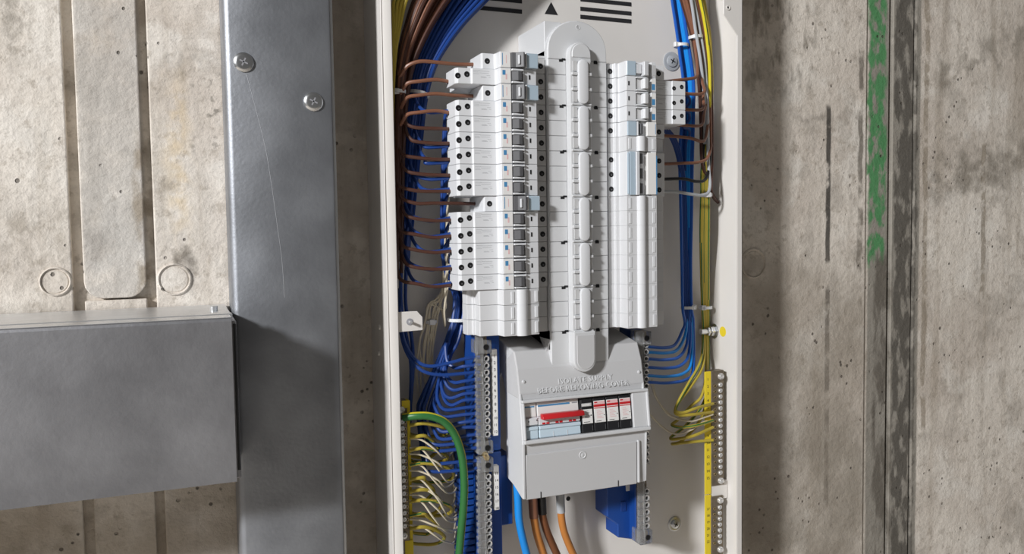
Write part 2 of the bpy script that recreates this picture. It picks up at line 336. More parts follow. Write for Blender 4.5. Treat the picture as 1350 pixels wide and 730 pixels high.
# bracket on the left flange with its stud
a, b = W(527, 411, .89), W(557, 436, .89)
br = MB().prism([(BX0+.001, b.z), (b.x, b.z+.001), (b.x, a.z-.007), (b.x-.006, a.z), (BX0+.001, a.z)], .8885, .8905, 'y').build('bracket', 'paint_white', cab, .0004)
p = W(540, 424, .8885); MB().cyl(p, .0038, -.0006, 'y', 16).build('stud_hole', 'print_grey', br)
MB().cyl(p, .0016, -.008, 'y', 10).build('stud', 'screw_metal', br)
# vent slots and arrow
for x0, x1, ys in ((628, 688, (-14, -1, 13)), (765, 832, (-3, 9.5, 20)), ):
    for k, y in enumerate(ys):
        yy = y+2; a = X_(x0, yy, BYB); b = X_(x1, yy, BYB); z = Z_(x0, yy if x0 > 700 else yy-5, BYB); MB().box(a, b, BYB-.0006, BYB, z-.0025, z+.0025).build('vent_slot', 'print_black', cab)
a, b, c_ = W(718, 18, BYB), W(735, 20, BYB), W(726, 3, BYB)
MB().prism([(a.x, (a.z+b.z)/2), (b.x, (a.z+b.z)/2), ((a.x+b.x)/2, c_.z)], BYB-.0006, BYB, 'y').build('arrow_mark', 'print_black', cab)
# fixing screws through the back
for px, py, rp in ((885, 81, 13), (889, 690, 10.5)):
    p = W(px, py, BYB); r = rp*.00098; wm = 'wire_grey' if py < 300 else 'zinc'
    s_ = MB().lathe(p, [(r*1.0, 0), (r, -.0012), (r*.92, -.0016), (r*.62, -.0012), (r*.6, -.003), (r*.3, -.0042), (0, -.0042)], 'y', 26).build('fixing_screw', wm, cab, smooth=True)
    q = MB(Matrix.Translation(p) @ Matrix.Rotation(.5, 4, 'Y')); q.box(-r*.3, r*.3, -.0045, -.003, -.0006, .0006); q.box(-.0006, .0006, -.0045, -.003, -r*.3, r*.3); q.build('cross_recess', 'black', s_)
p = W(749, 657, BYB); MB().cyl(p, .003, -.0005, 'y', 14).build('panel_hole', 'black', cab)
# earth stud on the right side wall, with its yellow sticker
p = WX(942, 436, BX1-.0015)
es = MB().lathe(p, [(.0105, 0), (.0105, -.0016), (.004, -.0016), (.004, -.002), (0, -.002)], 'x', 22).build('earth_washer', 'zinc', cab, smooth=True)
MB().cyl(p+Vector((-.002, 0, 0)), .0075, -.006, 'x', 6).build('nut', 'zinc', es, .0006); MB().cyl(p+Vector((-.0095, 0, 0)), .0066, -.0035, 'x', 6).build('nut', 'zinc', es, .0006)
MB().cyl(p+Vector((-.002, 0, 0)), .004, -.021, 'x', 12).build('stud', 'zinc', es)
p = WX(953, 437, BX1-.0015); MB().lathe(p, [(.007, 0), (.007, -.0003), (0, -.0003)], 'x', 20).build('earth_sticker', 'strip_yellow', cab)
# plain round foot dimples of the pan
zz = Z_(850, 330, BYB)

# ================================================================== breakers
ZT, PT = 1.698, .01757
def zrow(i): return ZT-(i+.5)*PT
HH = PT/2-.00018
YS, YN, YM, YH, YBK = .865, .851, .8535, .873, .925         # shoulder, nose, mark face, hole face, back
def hole(parent, x, y, z, r=.0029, screw=True):
    h = MB().lathe((x, y, z), [(r*1.12, .0002), (r*1.1, -.0002), (r, -.0003), (r*.95, -.0001), (0, -.0001)], 'y', 14).build('terminal_hole', 'black', parent)
    if screw:
        MB().lathe((x+r*.15, y-.00012, z-r*.2), [(r*.34, 0), (r*.3, -.0002), (0, -.0002)], 'y', 8).build('screw', 'toggle_grey', h)
    return h
def profile(parent, z, pts, matn='plastic_white', name='body', bev=.0004): return MB().prism(pts, z-HH, z+HH).build(name, matn, parent, bev)
XN0, XL0, XL1, XM1, XH1 = .3328, .3465, .3605, .3778, .3978
def left_common(t, z):
    MB().box(XM1, XH1, YH, YBK, z-HH, z+HH).build('outgoing_terminal', 'terminal_grey', t, .0004); hole(t, X_(714, 200, YH), YH, z)
def print_lines(t, x0, x1, y, z, mirror=1):
    m_ = MB(); w = x1-x0
    for (a, b, dz) in ((.03, .30, .0062), (.03, .26, .0044), (.03, .28, .0026), (.28, .75, .0057), (.30, .72, .0036), (.62, .78, .0012), (.36, .58, -.0004), (.36, .62, -.0012), (.70, .80, -.0008)):
        m_.box(x0+a*w, x0+b*w, y-.00008, y, z+dz-.00013, z+dz+.00013)
    return m_.build('printed_diagram', 'print_grey', t)
def wide_left(z):
    t = thing('circuit_breaker', '', 'circuit breaker', (.34, YBK, z-HH), 'breakers in the longer stack')
    x0 = .2865
    profile(t, z, [(x0+.012, YBK), (x0+.012, .900), (x0, .900), (x0, .8695), (x0+.0025, YS), (.3044, YS), (.3048, YS-.0022), (XN0-.001, YS-.0022), (XN0, YS-.004), (XN0+.0006, YN), (XL0, YN), (XL0+.0002, YN+.004), (XL1, YN+.004), (XL1+.0002, YN), (XL1+.003, YM-.001), (XM1, YM), (XM1, YBK)])
    hole(t, X_(605.5, 200, YS), YS, z-.0003); hole(t, X_(617.3, 200, YS), YS, z+.0018)
    print_lines(t, .3055, XN0-.001, YS-.0022, z)
    MB().box(XN0+.0022, XL0-.0008, YN-.0003, YN, z-.0078, z+.0078).build('label', 'label_white', t)
    MB().box(XN0+.0032, XN0+.0068, YN-.0004, YN-.0003, z+.0008, z+.0060).build('blue_mark', 'print_blue', t)
    MB().box(XN0+.0068, XN0+.0086, YN-.0004, YN-.0003, z-.004, z+.002).build('printed_text', 'print_pink', t)
    for s in (-1, 1): MB().box(XL0+.0002, XL1+.0004, YN-.0022, YN+.004, z+s*.0068-.0011, z+s*.0068+.0011).build('toggle_guard', 'plastic_white', t, .0005)
    tg = MB().prism([(XL0+.0006, YN+.004), (XL0+.0006, YN-.0012), (XL0+.0068, YN-.0048), (XL1-.003, YN-.0042), (XL1-.0022, YN+.004)], z-.0052, z+.0052).build('toggle', 'toggle_grey', t, .0004)
    MB().box(X_(699, 200, YM)-.0008, X_(699, 200, YM)+.0008, YM-.0010, YM+.0005, z-.0024, z+.0024).build('indicator_slot', 'black', t)
    MB().cyl((x0+.0001, .893, z-.003), .0022, -.0003, 'x', 10).build('cable_entry', 'black', t)
    left_common(t, z); return t
def short_left(z):
    t = thing('circuit_breaker', '', 'circuit breaker', (.35, YBK, z-HH), 'breakers in the longer stack')
    x0 = .3168
    profile(t, z, [(x0+.004, YBK), (x0+.004, .903), (x0, .903), (x0, .868), (x0+.001, YS), (XN0-.001, YS), (XN0, YS-.004), (XN0+.0006, YN), (XL0, YN), (XL0+.0002, YN+.004), (XL1, YN+.004), (XL1+.0002, YN), (XL1+.002, YM), (XM1, YM), (XM1, YBK)])
    hole(t, X_(643, 122, YS), YS, z)
    MB().box(XN0+.0018, XL0-.0008, YN-.0003, YN, z-.0082, z+.0082).build('label', 'label_white', t)
    MB().box(XN0+.003, XN0+.0038, YN-.0004, YN-.0003, z-.006, z+.007).build('blue_mark', 'print_blue', t)
    MB().box(XN0+.0075, XN0+.0083, YN-.0004, YN-.0003, z-.004, z+.005).build('printed_text', 'print_pink', t)
    MB().prism([(XL0+.0004, YN+.004), (XL0+.0004, YN-.001), (XL0+.005, YN-.0022), (XL1-.0015, YN-.0075), (XL1, YN-.007), (XL1, YN+.004)], z-.0082, z+.0082).build('toggle', 'toggle_grey', t, .0005)
    MB().box(XL0+.0068, XL0+.0086, YN-.0066, YN-.003, z-.005, z+.005).build('toggle_grip', 'toggle_light', t, .0004)
    MB().prism([(XL1+.0022, YM), (XL1+.0026, YM-.004), (XL1+.0045, YM-.0052), (XM1+.0006, YM-.0048), (XM1+.001, YM)], z-.0082, z+.0082).build('label_flap', 'clear_blue', t, .0006)
    MB().box(XL1+.0022, XL1+.0040, YM-.0056, YM, z-.0084, z+.0084).build('flap_rim', 'plastic_white', t, .0004)
    left_common(t, z); return t
def stack(proto, rows, lab):
    for n, i in enumerate(rows):
        t = proto if n == 0 else copy_tree(proto, None, zrow(i)-zrow(rows[0]))
        t['label'] = lab.format(ORD[i])
stack(short_left(zrow(0)), [0, 2, 9], 'short white breaker with blue-grey flap, {} from the top of the longer stack')
stack(wide_left(zrow(1)), [1, 3, 4, 5, 6, 7, 8, 10, 11, 12, 13, 14], 'wide white breaker with two screw holes, {} from the top of the longer stack')
def blank_left(z):
    t = thing('blanking_module', '', 'blanking module', (.345, YBK, z-HH), 'blanks closing the longer stack')
    x0 = X_(633, 410, YS)-.001
    profile(t, z, [(x0, YBK), (x0, .900), (x0-.008, .900), (x0-.008, .884), (x0-.002, .884), (x0-.002, .880), (x0, .880), (x0, YS+.001), (x0+.001, YS), (XN0-.001, YS), (XN0+.0006, YN+.0005), (XL1+.002, YN+.0005), (XM1, YM), (XM1, YBK)], 'plastic_blank')
    MB().prism([(XL0+.003+.0066*(1-math.cos(a)), YN+.0008-.0050*math.sin(a)) for a in [math.pi*k/8 for k in range(9)]], z-PT/2+.00004, z+PT/2-.00004).build('rounded_rib', 'plastic_white', t, smooth=True)
    MB().box(XL0-.004, XL0-.0005, YN-.0004, YN+.001, z-.0065, z+.0065).build('latch_outline', 'plastic_white', t, .0003)
    MB().box(XM1-.0058, XM1-.002, YM-.0016, YM, z-.0065, z+.0065).build('latch_outline', 'plastic_white', t, .0003)
    MB().box(XM1, XH1, YH+.002, YBK, z-HH, z+HH).build('end_block', 'terminal_grey', t, .0003); return t
stack(blank_left(zrow(15)), [15, 16, 17], 'plain white blanking module, {} from the top of the longer stack')

# shorter stack
rx = lambda px, Y, y=130: X_(px, y, Y)
A0, A1, B0, B1, B2, L1_, E1 = rx(801, YH), rx(808, YH), rx(816, .868), rx(824.5, YN), rx(838.5, YN), rx(865, YN), rx(902.5, YS)
B0 = (B0+B1)/2; NE = rx(874, .868); TS = rx(885, YS)
print('right', A0, A1, B0, B2, L1_, E1, NE, TS)
def right_base(t, z, poles=1, matn='plastic_white', end=None):
    h = HH+(poles-1)*PT/2; end = end or L1_+.001
    pts = [(A0, YBK), (A0, YH), (A1, YH), (A1+.0004, .868), (B0, .868), (B0+.0006, YN), (B2, YN), (B2+.0002, YN+.004), (L1_-.007, YN+.004), (L1_-.0068, YN), (L1_, YN)]
    pts += [(L1_, YS), (end, YS), (end, YBK)]
    return MB().prism(pts, z-h, z+h).build('body', matn, t, .0004)
def wide_right(z):
    t = thing('circuit_breaker', '', 'circuit breaker', (.52, YBK, z-HH), 'breakers in the shorter stack')
    right_base(t, z, end=TS); MB().box(TS+.0001, E1, YS-.002, YBK-.02, z-HH, z+HH).build('terminal_block', 'plastic_white', t, .0005)
    hole(t, rx(804.5, YH), YH, z-.0005); hole(t, rx(887.5, YS), YS-.002, z-.0005, .0024); hole(t, rx(897.5, YS), YS-.002, z+.0018, .0024)
    MB().box(rx(829, YN)-.0008, rx(829, YN)+.0008, YN-.0004, YN, z-.0024, z+.0024).build('indicator_slot', 'black', t)
    MB().box(B2+.0005, B2+.008, YN+.002, YN+.004, z-.006, z+.006).build('toggle_window', 'terminal_grey', t)
    MB().box(B2, B2+.016, YN-.0014, YN+.004, z-.0082, z-.0066).build('toggle_guard', 'plastic_white', t, .0004); MB().box(B2, B2+.016, YN-.0014, YN+.004, z+.0066, z+.0082).build('toggle_guard', 'plastic_white', t, .0004)
    MB().prism([(B2+.0082, YN+.004), (B2+.0075, YN-.003), (B2+.009, YN-.006), (B2+.014, YN-.005), (B2+.0165, YN+.001), (B2+.0165, YN+.004)], z-.0058, z+.0058).build('toggle', 'plastic_white', t, .0004)
    MB().box(L1_-.0068, L1_-.0005, YN-.0003, YN, z-.0078, z+.0065).build('label', 'label_white', t)
    MB().box(L1_-.006, L1_-.0018, YN-.0005, YN-.0003, z-.0065, z+.0005).build('blue_mark', 'print_blue', t)
    print_lines(t, L1_+.002, TS-.001, YS, z-.001); return t
def short_right(z, kind):
    t = thing('circuit_breaker', '', 'circuit breaker', (.52, YBK, z-HH), 'breakers in the shorter stack')
    right_base(t, z, end=NE); hole(t, rx(804.5, YH), YH, z-.0005); hole(t, rx(868.5, YS), YS, z-.001)
    if kind:
        MB().box(B0+.0015, B2-.0006, YN-.0018, YN, z-.0084, z+.0084).build('label_flap', 'clear_blue', t, .0005)
        MB().prism([(B2, YN+.004), (B2, YN-.0025), (B2+.002, YN-.0025), (B2+.004, YN+.004)], z-.0082, z+.0082).build('toggle', 'toggle_light', t, .0003)
        MB().box(B2+.005, B2+.009, YN-.001, YN+.004, z-.006, z+.006).build('toggle_grip', 'toggle_grey', t, .0003)
        MB().box(L1_-.013, L1_-.0005, YN-.0012, YN+.004, z-.0082, z+.0082).build('label', 'label_white', t, .0003); MB().box(L1_-.0022, L1_-.0015, YN-.0013, YN-.001, z-.006, z+.006).build('blue_mark', 'print_blue', t)
    else:
        MB().box(B0+.0012, B2-.0004, YN-.0012, YN, z-.0084, z+.0084).build('label_flap', 'clear_blue', t, .0005)
        MB().box(B2+.001, B2+.0075, YN-.0005, YN+.004, z-.0055, z+.0055).build('toggle_window', 'toggle_light', t, .0003)
        MB().prism([(B2+.0085, YN+.004), (B2+.0085, YN-.0055), (B2+.0145, YN-.005), (B2+.0185, YN+.002), (B2+.0185, YN+.004)], z-.0082, z+.0082).build('toggle', 'toggle_light', t, .0005)
        MB().box(L1_-.005, L1_-.0005, YN-.0006, YN+.004, z-.007, z+.005).build('label', 'terminal_grey', t)
    return t
short_right(zrow(0), 0)['label'] = 'short white breaker with pale grey toggle topping the shorter stack'
stack(wide_right(zrow(1)), [1, 2, 3], 'wide white breaker with white toggle, {} from the top of the shorter stack')
short_right(zrow(4), 1)['label'] = 'short white breaker with blue-grey flap under the wide ones of the shorter stack'
def blank_right(z):
    t = thing('blanking_module', '', 'blanking module', (.52, YBK, z-HH), 'blanks in the shorter stack')
    MB().prism([(A0, YBK), (A0, YH), (A1, YH), (A1+.0004, .868), (B0, .868), (B0+.0006, YN), (L1_, YN), (L1_, YS+.004), (NE, YS+.004), (NE, YBK)], z-PT/2+.00006, z+PT/2-.00006).build('body', 'plastic_blank', t, .0001)
    x = B2+.0004; MB().prism([(x+.006*(1-math.cos(a)), YN-.0046*math.sin(a)) for a in [math.pi*k/8 for k in range(9)]], z-PT/2+.00004, z+PT/2-.00004).build('rounded_rib', 'plastic_white', t, smooth=True)
    MB().box(B0+.003, B0+.0066, YN-.0006, YN, z-.0065, z+.0065).build('latch_outline', 'plastic_white', t, .0003)
    MB().box(L1_-.006, L1_-.002, YN-.0006, YN, z-.0065, z+.0065).build('latch_outline', 'plastic_white', t, .0003); return t
stack(blank_right(zrow(5)), [5]+list(range(9, 18)), 'plain white blanking module, {} from the top of the shorter stack')
z3 = zrow(7)
t = thing('three_pole_breaker', 'three-pole breaker with long pale blue flap in the shorter stack', 'circuit breaker', (.52, YBK, z3-PT*1.5))
right_base(t, z3, 3, end=NE)
for k in (-1, 0, 1):
    hole(t, rx(805, YH), YH, z3+k*PT); hole(t, rx(868.5, YS), YS, z3+k*PT-.001); MB().box(B2+.0035, B2+.0085, YN-.0015, YN+.004, z3+k*PT-.006, z3+k*PT+.006).build('toggle', 'toggle_grey', t, .0004)
MB().box(B0+.0012, B0+.003, YN-.0022, YN, z3-PT*1.4, z3+PT*1.4).build('flap_rim', 'clear_blue', t, .0005)
MB().box(B0+.0035, B2-.0025, YN-.0024, YN, z3-PT*1.46, z3+PT*1.46).build('label_flap', 'clear_blue', t, .0006)
MB().prism([(B2-.0025, YN), (B2-.0025, YN-.0045), (B2+.002, YN-.0045), (B2+.0035, YN), ], z3-PT*1.46, z3+PT*1.46).build('linked_toggle_bar', 'toggle_light', t, .0005)
MB().box(L1_-.0135, L1_-.0015, YN-.002, YN+.004, z3-PT*1.42, z3+PT*1.42).build('label', 'label_white', t, .0004)
MB().box(L1_-.0015, L1_-.0003, YN-.002, YN+.002, z3-PT*1.42, z3+PT*1.2).build('label_edge', 'print_blue', t)

# ================================================================== busbar cover
UX0, UX1, UY = .3987, .476, .868
bb = thing('busbar_cover', 'tall grey-white busbar cover with round top between the two breaker stacks', 'busbar cover', ((UX0+UX1)/2, .95, 1.33))
zl = Z_(760, 437, UY); za = Z_(762, 27, UY); z1 = Z_(722, 77, UY)
def arch(x0, x1, zb, ztop, ry, n=14):
    cx = (x0+x1)/2; a = (x1-x0)/2; return [(x0, zb)]+[(cx-a*math.cos(math.pi*k/n), ztop-ry+ry*math.sin(math.pi*k/n)) for k in range(n+1)]+[(x1, zb)]
MB().prism(arch(UX0, UX1, 1.33, za, .036), UY+.0012, BYB, 'y').build('housing', 'plastic_cover', bb, .0006)
MB().prism(arch(UX0+.0008, UX1-.0008, z1+.0002, za-.0008, .034), UY, UY+.003, 'y').build('top_plate', 'plastic_cover', bb, .0006)
MB().lathe(W(762, 36, UY), [(.003, 0), (.0028, -.0003), (.0022, -.0003), (.0018, .0002), (0, .0002)], 'y', 16).build('screw_dimple', 'plastic_cover', bb, smooth=True)
zq = Z_(717, 28, .878); MB().box(UX0, UX0+.022, .876, BYB-.0005, 1.6, zq).build('side_block', 'plastic_cover', bb, .0006)
MB().box(XM1+.0008, UX0-.0002, .8745, .925, ZT+.0004, ZT+.0035).build('shoulder', 'plastic_cover', bb, .0004)
RX0, RX1 = X_(753, 250, .858), X_(781, 250, .858); RY = .857
for i in range(18):
    zt_, zb_ = z1-i*PT-.0003, z1-(i+1)*PT+.0003
    for (a, b) in ((UX0+.0008, RX0-.0002), (RX1+.0002, UX1-.0008)):
        MB().box(a, b, UY, UY+.003, zb_, zt_).build('cover_tile', 'plastic_cover', bb, .0004)
for i in range(0, 19, 3):
    z = z1-i*PT
    for x, s in ((X_(743, 250, UY), 1), (X_(788, 250, UY), -1)):
        q = MB().box(x-.004, x+.001, UY-.0003, UY+.001, z-.0028, z-.0003); q.box(x-.0005 if s > 0 else x-.0035, x+.004 if s > 0 else x+.0005, UY-.0003, UY+.001, z-.001, z+.0013); q.build('clip_slot', 'black', bb)
zr0 = z1-18*PT
cx = (RX0+RX1)/2; rw = (RX1-RX0)/2
MB().prism(arch(RX0, RX1, zr0, Z_(767, 55, RY), rw), RY+.001, UY+.004, 'y').build('ridge', 'plastic_cover', bb, .0012, 2)
MB().prism(arch(RX0+.0025, RX1-.001, z1+.001, Z_(767, 57, RY), rw-.002), RY, RY+.003, 'y').build('ridge_cap', 'plastic_cover', bb, .0008)
for i in range(6):
    a, b = z1-i*3*PT-.0012, z1-(i*3+3)*PT+.0006; pc = cx+.0015; pw = .0064
    pill = [(pc-pw*math.cos(math.pi*k/8), a-pw+pw*math.sin(math.pi*k/8)) for k in range(9)]+[(pc+pw*math.cos(math.pi*k/8), b+pw-pw*math.sin(math.pi*k/8)) for k in range(9)]
    MB().prism(pill, RY-.0042, RY+.002, 'y').build('ridge_pill', 'plastic_white', bb, .0016, 2, smooth=True)
    MB().box(RX0+.0012, RX1-.0008, RY-.001, RY+.002, b-.0012, b+.0008).build('ridge_bridge', 'plastic_cover', bb, .0005)
    for j in (1, 2):
        z = z1-(i*3+j)*PT
        for xa, xb in ((RX0+.0016, pc-pw+.001), (pc+pw-.001, RX1-.0008)): MB().box(xa, xb, RY-.002, RY+.002, z-.0017, z+.0017).build('ridge_bridge', 'plastic_cover', bb, .0004)
    for j in range(3):
        z = z1-(i*3+j+.5)*PT
        for xa, xb in ((RX0+.0035, pc-pw-.0003), (pc+pw+.0003, RX1-.0022)): MB().box(xa, xb, RY-.0004, RY+.002, z-.0058, z+.0058).build('ridge_recess_shade', 'terminal_grey', bb)  # grey plates paint the shade of the recesses beside the pill
zb = Z_(767, 490, RY)
tg = [(p[0], -(p[1])) for p in arch(RX0-.0002, RX1+.0006, -zr0, -zb, rw)]
MB().prism(tg, RY-.003, UY+.004, 'y').build('tongue', 'plastic_cover', bb, .0014, 2)
tg = [(p[0], -(p[1])) for p in arch(RX0+.0032, RX1-.0012, -(zr0-.004), -(zb+.003), rw-.002)]
MB().prism(tg, RY-.0036, RY, 'y').build('tongue_plate', 'plastic_grey', bb, .0006)
MB().box(UX0+.0008, UX1-.0008, UY, UY+.003, 1.34, zr0-.0006).build('lower_plate', 'plastic_cover', bb, .0005)

# ================================================================== incomer cover
IX0, IX1 = .3545, .5205
YT, YA, YBo, YE = .876, .861, .854, .8565
zT, zA, zBo, zE = Z_(683, 463, YT), Z_(686, 520, YA), Z_(690, 586, YBo), Z_(690, 658, YE)
ic = thing('incomer_cover', 'grey plastic incomer cover with embossed warning and a device window', 'cover', ((IX0+IX1)/2, .93, zE))
zm = (zT+zA)/2+.004
wz0, wz1 = zBo+.0015, zA-.0015                    # device window heights
def yfront(z):
    pr = [(zT, YT), (zm, YA+.006), (zA, YA), (zBo, YBo), (zE, YE)]
    for (a, ya), (b, yb) in zip(pr, pr[1:]):
        if a >= z >= b: return ya+(yb-ya)*(a-z)/(a-b)
    return YT if z > zT else YE
# frame round the window on the sloping front
V = Vector((0, YBo-YA, zBo-zA)).normalized(); N = Vector((0, V.z, -V.y)); N = N if N.y < 0 else -N
P0 = Vector((0, YA, zA)); FM = Matrix(((1, 0, 0, 0), (0, -N.y, -V.y, P0.y), (0, -N.z, -V.z, P0.z), (0, 0, 0, 1)))   # local x right, y inwards, z up the slope
def LO(px, py):                                    # pixel -> (x, z) in the sloping front's own frame
    d = ray(px, py); n = N; o = Vector((0, 0, CZ)); p = o+d*((P0-o).dot(n)/d.dot(n)); return p.x, -(p-P0).dot(V)
fx0, ft = LO(686, 527.4); fx1, ft2 = LO(852, 511.6); _, fb = LO(690, 585.6); _, fb2 = LO(853, 566.4); ft = (ft+ft2)/2; fb = (fb+fb2)/2
q = MB()                                           # shell: upper hood, cheeks, lower apron
q.prism([(YT, zT), (YA+.006, zm), (YA, zA), (YA+.004, zA-.006), (.905, zA-.004), (.936, zT), (.936, zT+.0125)], IX0, IX1, 'x')
q.box(IX0+.0005, IX1-.0005, YA+.0005, YA+.006, (FM @ Vector((0, 0, ft-.001))).z, zA+.001); hood = q.build('hood', 'plastic_grey', ic, .0015, 2)
for a, b in ((IX0, IX0+.0035), (IX1-.0035, IX1)):
    MB().prism([(YA+.0045, zA+.010), (YA, zA), (YBo, zBo), (YE, zE), (.882, Z_(664, 637, .895)), (.905, Z_(664, 637, .895)+.004), (.905, zA+.010)], a+(.0003 if a == IX0 else 0), b-(.0003 if b == IX1 else 0), 'x').build('cheek', 'plastic_cover', ic, .0008)
MB().prism([(.936, zT+.012), (YT+.001, zT-.0005), (YT+.02, zT-.012), (.936, zA)], IX0-.0002, IX0+.003, 'x').build('cheek', 'plastic_cover', ic, .0006)
MB().box(UX0-.0, UX1, UY+.002, .93, zT-.001, zr0+.002).build('neck', 'plastic_cover', ic, .0008)
for s, (xa, xb) in ((1, (UX1-.001, UX1+.0)), ):
    pass
# fairing where the neck runs into the hood
zs = Z_(767, 488, .866)
MB().add([(UX0, UY+.0015, zT+.012), (UX1, UY+.0015, zT+.012), (UX0-.004, YT-.0005, zT-.004), (UX1+.0, YT-.0005, zT-.004), (cx-.02, yfront(zs)-.0006, zs-.004), (cx+.012, yfront(zs)-.0006, zs-.004), (UX0, .90, zT+.012), (UX1, .90, zT+.012), (cx, .90, zs)],
         [(0, 1, 3, 2), (2, 3, 5, 4), (0, 6, 7, 1), (0, 2, 4, 8, 6), (1, 7, 8, 5, 3), (4, 5, 8)]).build('fairing', 'plastic_grey', ic)
ox0, _ = LO(691, 555); ox1 = fx1-.0035; ot, ob = ft-.0035, fb+.0045
print('frame', fx0, fx1, ft, ft2, fb, fb2)
for (a, b, c, d) in ((fx0, fx1, ot, ft), (fx0, fx1, fb, ob), (fx0, ox0, ob, ot), (ox1, fx1, ob, ot)):
    MB(FM).box(a, b, -.0055, .004, c, d).build('window_frame', 'plastic_cover', ic, .0012, 2)
MB(FM).box(ox0, ox1, .016, .018, ob, ot).build('window_back', 'terminal_grey', ic)
bx, _ = LO(832.7, 545)
MB(FM).box(bx+.0006, ox1, -.0032, .004, ob, ot).build('blank_plate', 'plastic_cover', ic, .0005)
# lower apron with its door
za_ = zBo-.002; dx0, dx1 = X_(692, 620, YE), X_(838, 610, YE)
MB().prism([(YBo+.001, zBo+.002), (YE, zE), (YE+.003, zE), (YBo+.005, zBo+.002)], IX0+.0025, IX1-.0025, 'x').build('apron', 'plastic_grey', ic, .0004)
dz1 = Z_(692, 600, YBo); dM = MB().prism([(YBo-.001, dz1), (YE-.0028, zE-.0005), (YE, zE-.0005), (YBo+.002, dz1)], dx0, dx1, 'x').build('access_door', 'plastic_grey', ic, .0006)
MB().lathe(W(768, 599.5, YBo-.001), [(.0046, 0), (.0044, -.0006), (.0036, -.0006), (.0032, 0), (.0018, -.0002), (0, -.0008)], 'y', 20).build('door_catch', 'plastic_cover', dM, smooth=True)
for px, py in ((713, 650), (815, 637)): p = W(px, py, YE-.003); MB().box(p.x-.0004, p.x+.0004, p.y-.0004, p.y+.002, zE, zE+.007).build('door_slit', 'black', dM)
MB().prism([(YBo-.0012, dz1+.001), (YE-.0042, zE+.001), (YE, zE+.001), (YBo+.002, dz1+.001)], dx1+.001, dx1+.004, 'x').build('door_edge', 'plastic_cover', ic, .0006)
MB().prism([(YBo-.0012, zBo), (YE-.0042, zE+.001), (YE, zE+.001), (YBo+.002, zBo)], IX0, dx0-.0008, 'x').build('door_edge', 'plastic_cover', ic, .0006)
# embossed warning, following the slope of the hood
def emb(s, px, py, size):
    z = Z_(px, py, YA+.002); y = yfront(z); a = math.atan2((YA+.006)-YA, zm-zA)
    text(s, Matrix.Translation((X_(px, py, y), y-.0002, z)) @ Matrix.Rotation(R(90)-a, 4, 'X'), size, .0005, 'plastic_cover', ic, 'embossed_lettering', 1.08)
emb('ISOLATE SUPPLY', 772, 500, .0092); emb('BEFORE REMOVING COVER', 770, 509.5, .0092)
for px, py in ((690, 503), (842, 490)): p = W(px, py, YA+.003); p.y = yfront(p.z); MB().lathe(p, [(.0022, .001), (.0016, -.0014), (0, -.0018)], 'y', 10).build('moulded_pip', 'plastic_cover', ic, smooth=True)

# devices in the window
def lb(name, matn, parent, x0, x1, y0, y1, t0, t1, bev=.0004): return MB(FM).box(x0, x1, y0, y1, t0, t1).build(name, matn, parent, bev)
H = ot-ob
fz = lambda k: ot-k*H                             # fraction of the window height from its top
mx0, mx1, mx2 = ox0+.0004, LO(709.5, 555)[0], LO(765, 550)[0]
def dev(name, label, cat, x0, x1, **k): return thing(name, label, cat, FM @ Vector(((x0+x1)/2, .016, ob)), **k)
sw = dev('neutral_link', 'narrow white single-pole module with thin blue line beside the red handle', 'switch module', mx0, mx1)
lb('body', 'plastic_white', sw, mx0, mx1-.0003, .003, .0155, ob, ot); lb('label', 'label_white', sw, mx0+.0005, mx1-.001, .002, .003, fz(.40), fz(.03))
lb('blue_line', 'print_blue', sw, mx0+.002, mx1-.003, .0018, .002, fz(.14), fz(.105), 0)
lb('middle_band', 'plastic_white', sw, mx0+.0003, mx1-.0006, -.001, .003, fz(.62), fz(.43), .0008)
for k, s in ((.28, .5), (.88, .48)): lb('slot', 'toggle_grey', sw, mx0+k*(mx1-mx0)-.0007, mx0+k*(mx1-mx0)+.0007, -.0012, -.0008, fz(s+.03), fz(s-.01), 0)
lb('terminal_cover', 'pale_blue', sw, mx0+.0003, mx1-.0006, -.0005, .003, fz(.99), fz(.66), .001)
lb('cover_rim', 'pale_blue', sw, mx0+.0003, mx1-.0006, -.0016, .0, fz(.76), fz(.66), .0008)
ms = dev('main_switch', 'three-pole main switch with a long red handle in the cover window', 'main switch', mx1, mx2)
lb('body', 'plastic_white', ms, mx1, mx2, .003, .0155, ob, ot); lb('label', 'label_white', ms, mx1+.0008, mx2-.0006, .002, .003, fz(.40), fz(.03))
lb('blue_line', 'print_blue', ms, mx1+.0015, mx2-.012, .0018, .002, fz(.145), fz(.10), 0); lb('printed_mark', 'print_grey', ms, mx2-.009, mx2-.002, .0018, .002, fz(.135), fz(.105), 0)
lb('middle_band', 'plastic_white', ms, mx1+.0003, mx2-.0003, -.0005, .003, fz(.64), fz(.46), .0008)
hx0, hx1 = mx1+.0028, mx2+.0022
MB(FM).prism([(-.008, fz(.49)), (-.009, fz(.45)), (-.007, fz(.345)), (.0, fz(.325)), (.0, fz(.48))], hx0, hx1, 'x').build('handle', 'red', ms, .0014, 2, smooth=True)
for k in (.17, .48, .80):
    x = mx1+k*(mx2-mx1); lb('position_window', 'red', ms, x-.0045, x-.0006, -.0008, -.0004, fz(.625), fz(.575), 0); lb('position_window', 'red', ms, x+.0006, x+.0045, -.0008, -.0004, fz(.625), fz(.575), 0)
lb('terminal_cover', 'pale_blue', ms, mx1+.0003, mx2-.0003, -.0005, .003, fz(.99), fz(.66), .001); lb('cover_rim', 'pale_blue', ms, mx1+.0003, mx2-.0003, -.002, 0, fz(.76), fz(.66), .0009)
for k in (1/3, 2/3): lb('cover_joint', 'toggle_light', ms, mx1+k*(mx2-mx1)-.0003, mx1+k*(mx2-mx1)+.0003, -.0008, 0, fz(.98), fz(.84), 0)
